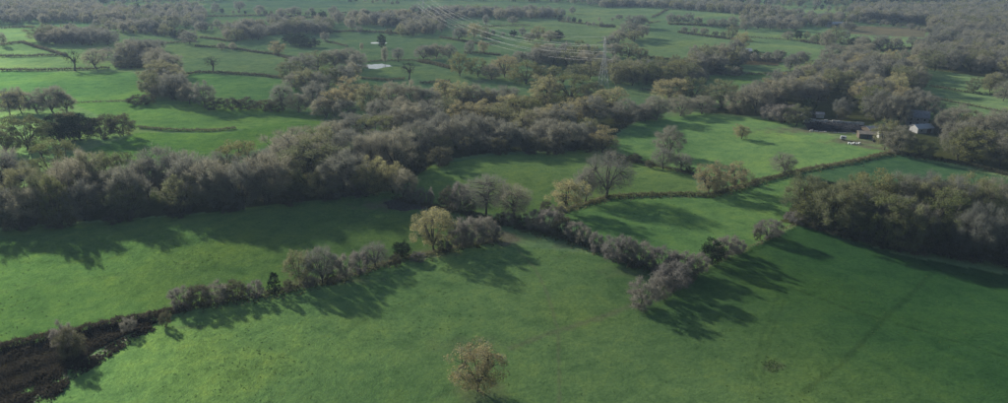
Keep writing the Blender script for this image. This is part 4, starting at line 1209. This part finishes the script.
ob_ = frame_at(921, 132, math.radians(-6) + 0.28, 'outbuilding')
rf = gable(ob_, 9.5, 6.0, 2.7, 4.3, M['render_wall'], M['metal_roof'])
for xx in (-3, 0, 3): MB().box(xx - .04, xx + .04, -3.2, -0.2, 2.9, 2.95).build('roof_seam', M['steel'], rf)
window(ob_, -2.6, -3.0, 1.0, 1.0, 0.9, -1)
d2 = MB().box(0.8, 3.2, -3.08, -3.0, 0, 2.2).build('door', M['timber'], ob_); MB().box(1.95, 2.05, -3.12, -3.08, 0, 2.2).build('door_gap', M['machine'], d2)
tag(ob_, 'low outbuilding with pale metal roof in front of the farmhouse', 'building')

# the dark sheeted heap with its pale blocks and tyres
sh = frame_at(837, 128.5, math.radians(-16), 'sheeted_heap')
nx, ny = 28, 9
vs_ = []
for j in range(ny):
    for i in range(nx):
        u, v = i / (nx - 1) * 2 - 1, j / (ny - 1) * 2 - 1
        z = 2.4 * (1 - abs(u) ** 6) * (1 - abs(v) ** 3) + 0.14 * math.sin(i * 1.7 + j) - 0.2
        vs_.append((u * 15.5, v * 10.5, z))
mb = MB(); mb.add(vs_, [(j * nx + i, j * nx + i + 1, (j + 1) * nx + i + 1, (j + 1) * nx + i) for j in range(ny - 1) for i in range(nx - 1)])
mb.build('sheet', M['sheet'], sh, True)
for k in range(15):
    z0 = float(RNG.uniform(1.5, 2.1))
    MB().box(-15.4 + k * 2.05, -13.55 + k * 2.05, 10.7, 11.4, -0.5, z0).build('block', M['concrete'], sh)
for k in range(13):
    MB().box(-15 + k * 2.3, -13.9 + k * 2.3 + float(RNG.uniform(0, .8)), -12.2, -11.4, -0.4, float(RNG.uniform(0.3, 1.0))).build('kerb_block', M['concrete'], sh)


def torus(R, r, n=10, m=5):
    vs, fs = [], []
    for i in range(n):
        for j in range(m):
            a, b = 2 * math.pi * i / n, 2 * math.pi * j / m
            vs.append(((R + r * math.cos(b)) * math.cos(a), (R + r * math.cos(b)) * math.sin(a), r * math.sin(b)))
            fs.append((i * m + j, ((i + 1) % n) * m + j, ((i + 1) % n) * m + (j + 1) % m, i * m + (j + 1) % m))
    return vs, fs


tv_, tf_ = torus(0.34, 0.13)
tme = bpy.data.meshes.new('tyre'); tme.from_pydata(tv_, [], tf_); tme.update()
for k in range(110):
    u, v = RNG.uniform(-0.9, 0.9), RNG.uniform(-0.8, 0.85)
    o = obj('tyre', tme, M['rubber'], sh)
    o.location = (u * 15.5, v * 10.5, 2.4 * (1 - abs(u) ** 6) * (1 - abs(v) ** 3) + 0.0)
    o.rotation_euler = (RNG.normal() * 0.1, RNG.normal() * 0.1, 0)
tag(sh, 'long low heap under dark sheeting edged with pale blocks beside the farm', 'heap')

st = frame_at(866, 138, math.radians(-12), 'farm_shed')
gable(st, 8.0, 5.0, 2.6, 3.6, M['timber'], M['tan_roof'])
MB().box(-3.2, -0.2, -2.58, -2.5, 0, 2.3).build('doorway', M['machine'], st)
MB().box(0.4, 3.2, -2.58, -2.5, 0, 2.3).build('doorway', M['machine'], st)
tag(st, 'small open-fronted farm shed with tan roof right of the dark heap', 'shed')

tr = frame_at(843, 140, math.radians(-20), 'trailer'); tr.scale = (0.8, 0.8, 0.8)
MB().box(-1.6, 1.6, -0.95, 0.95, 0.7, 2.4).build('body', M['metal_roof'], tr)
MB().box(-1.5, 1.5, -0.85, 0.85, 2.4, 2.52).build('roof', M['metal_roof'], tr)
MB().bar((1.6, 0, 0.75), (2.7, 0, 0.6), 0.06).build('drawbar', M['steel'], tr)
for sx in (-0.5, 0.4):
    for sy in (-0.9, 0.9):
        o = obj('wheel', tme, M['rubber'], tr); o.location = (sx, sy, 0.42); o.rotation_euler = (math.pi / 2, 0, 0)
MB().box(-0.6, 0.6, -1.0, -0.95, 1.3, 2.0).build('window', M['pane'], tr)
tag(tr, 'small pale box trailer at the front of the dark heap', 'trailer')

bvs, bfs = [], []
for zz, r in ((0, 0.5), (0.12, 0.62), (1.05, 0.62), (1.2, 0.5)):
    for k in range(12): bvs.append((r * math.cos(k * math.pi / 6), r * math.sin(k * math.pi / 6), zz))
for q in range(3): bfs += [(q * 12 + k, q * 12 + (k + 1) % 12, q * 12 + 12 + (k + 1) % 12, q * 12 + 12 + k) for k in range(12)]
bfs += [tuple(range(12))[::-1], tuple(range(36, 48))]
bme = bpy.data.meshes.new('wrapped_bale'); bme.from_pydata(bvs, [], bfs); bme.update()
wrd = ['leftmost', 'second', 'third', 'fourth', 'rightmost']
for k, xx in enumerate((849, 851.5, 854, 857, 859.5)):
    o = obj('wrapped_bale', bme, M['white']); o.location = gp(xx, 144.0 + 0.5 * (k % 2)); o.scale = (0.85, 0.85, 0.7)
    tag(o, f'{wrd[k]} of the five small white wrapped bales below the farm shed', 'bale', 'white bales below the farm shed')

# a dark tractor by the shed
tt = frame_at(876, 142, math.radians(160), 'tractor')
MB().box(-1.9, 0.1, -0.42, 0.42, 0.75, 1.45).build('bonnet', M['machine'], tt)
cb = MB().box(0.1, 1.5, -0.7, 0.7, 0.8, 2.35).build('cab', M['pane'], tt); MB().box(0.0, 1.6, -0.78, 0.78, 2.35, 2.5).build('cab_roof', M['tan_roof'], cb)
for sx, sc in ((-1.4, 1.0), (0.95, 1.65)):
    for sy in (-0.85, 0.85):
        o = obj('wheel', tme, M['rubber'], tt); o.location = (sx, sy, 0.47 * sc); o.rotation_euler = (math.pi / 2, 0, 0); o.scale = (sc, sc, sc * 1.4)
MB().bar((-1.0, 0.3, 1.4), (-1.0, 0.3, 2.2), 0.05).build('exhaust', M['steel'], tt)
tag(tt, 'dark tractor parked right of the tan-roofed shed', 'tractor')


def barn(px, py, rz, L, Wd, e, r, wall, roof, label):
    o = frame_at(px, py, math.radians(rz), 'barn')
    gable(o, L, Wd, e, r, wall, roof)
    d = MB().box(-1.8, 1.8, -Wd / 2 - 0.08, -Wd / 2, 0, e * 0.8).build('door', M['timber'], o)
    tag(o, label, 'barn', 'far barns')


barn(874, 132, 14, 11, 6, 2.4, 3.4, M['timber'], M['slate'], 'low dark-roofed shed right of the tan-roofed farm shed')
barn(886, 138, -8, 8, 5, 2.4, 3.4, M['concrete'], M['slate'], 'small slate-roofed shed half hidden by the farm trees')
barn(812, 117, -16, 12, 4.5, 2.2, 3.0, M['concrete'], M['slate'], 'narrow grey shed at the back corner of the dark heap')
barn(834, 26.5, 5, 22, 9, 3.5, 5.5, M['concrete'], M['metal_roof'], 'pale-roofed barn in the far upper right fields')
barn(742, 54, -10, 16, 8, 3.2, 5.0, M['concrete'], M['metal_roof'], 'grey barn hidden behind trees right of the far meadow')
barn(790, 28.5, 30, 9, 7, 4.0, 6.5, M['render_wall'], M['slate'], 'tiny pale cottage among the far right trees')

# ------------------------------------------------------------------ haze
hz = MB().box(-9600, 9600, -9600, 9600, -8.0, 96.0)
hm, hnt, hout = nodes('haze_air')
pv = N(hnt, 'ShaderNodeVolumePrincipled')
pv.inputs['Color'].default_value = (0.50, 0.70, 1.0, 1)
pv.inputs['Density'].default_value = HAZE_DENSITY
pv.inputs['Anisotropy'].default_value = 0.1
hnt.links.new(pv.outputs[0], hout.inputs['Volume'])
ho = hz.build('haze', hm)
tag(ho, 'pale blue haze lying over the whole valley', 'haze', kind='stuff')
print('trees', len(single), 'mass', len(mass), 'shrubs', len(shrubs))
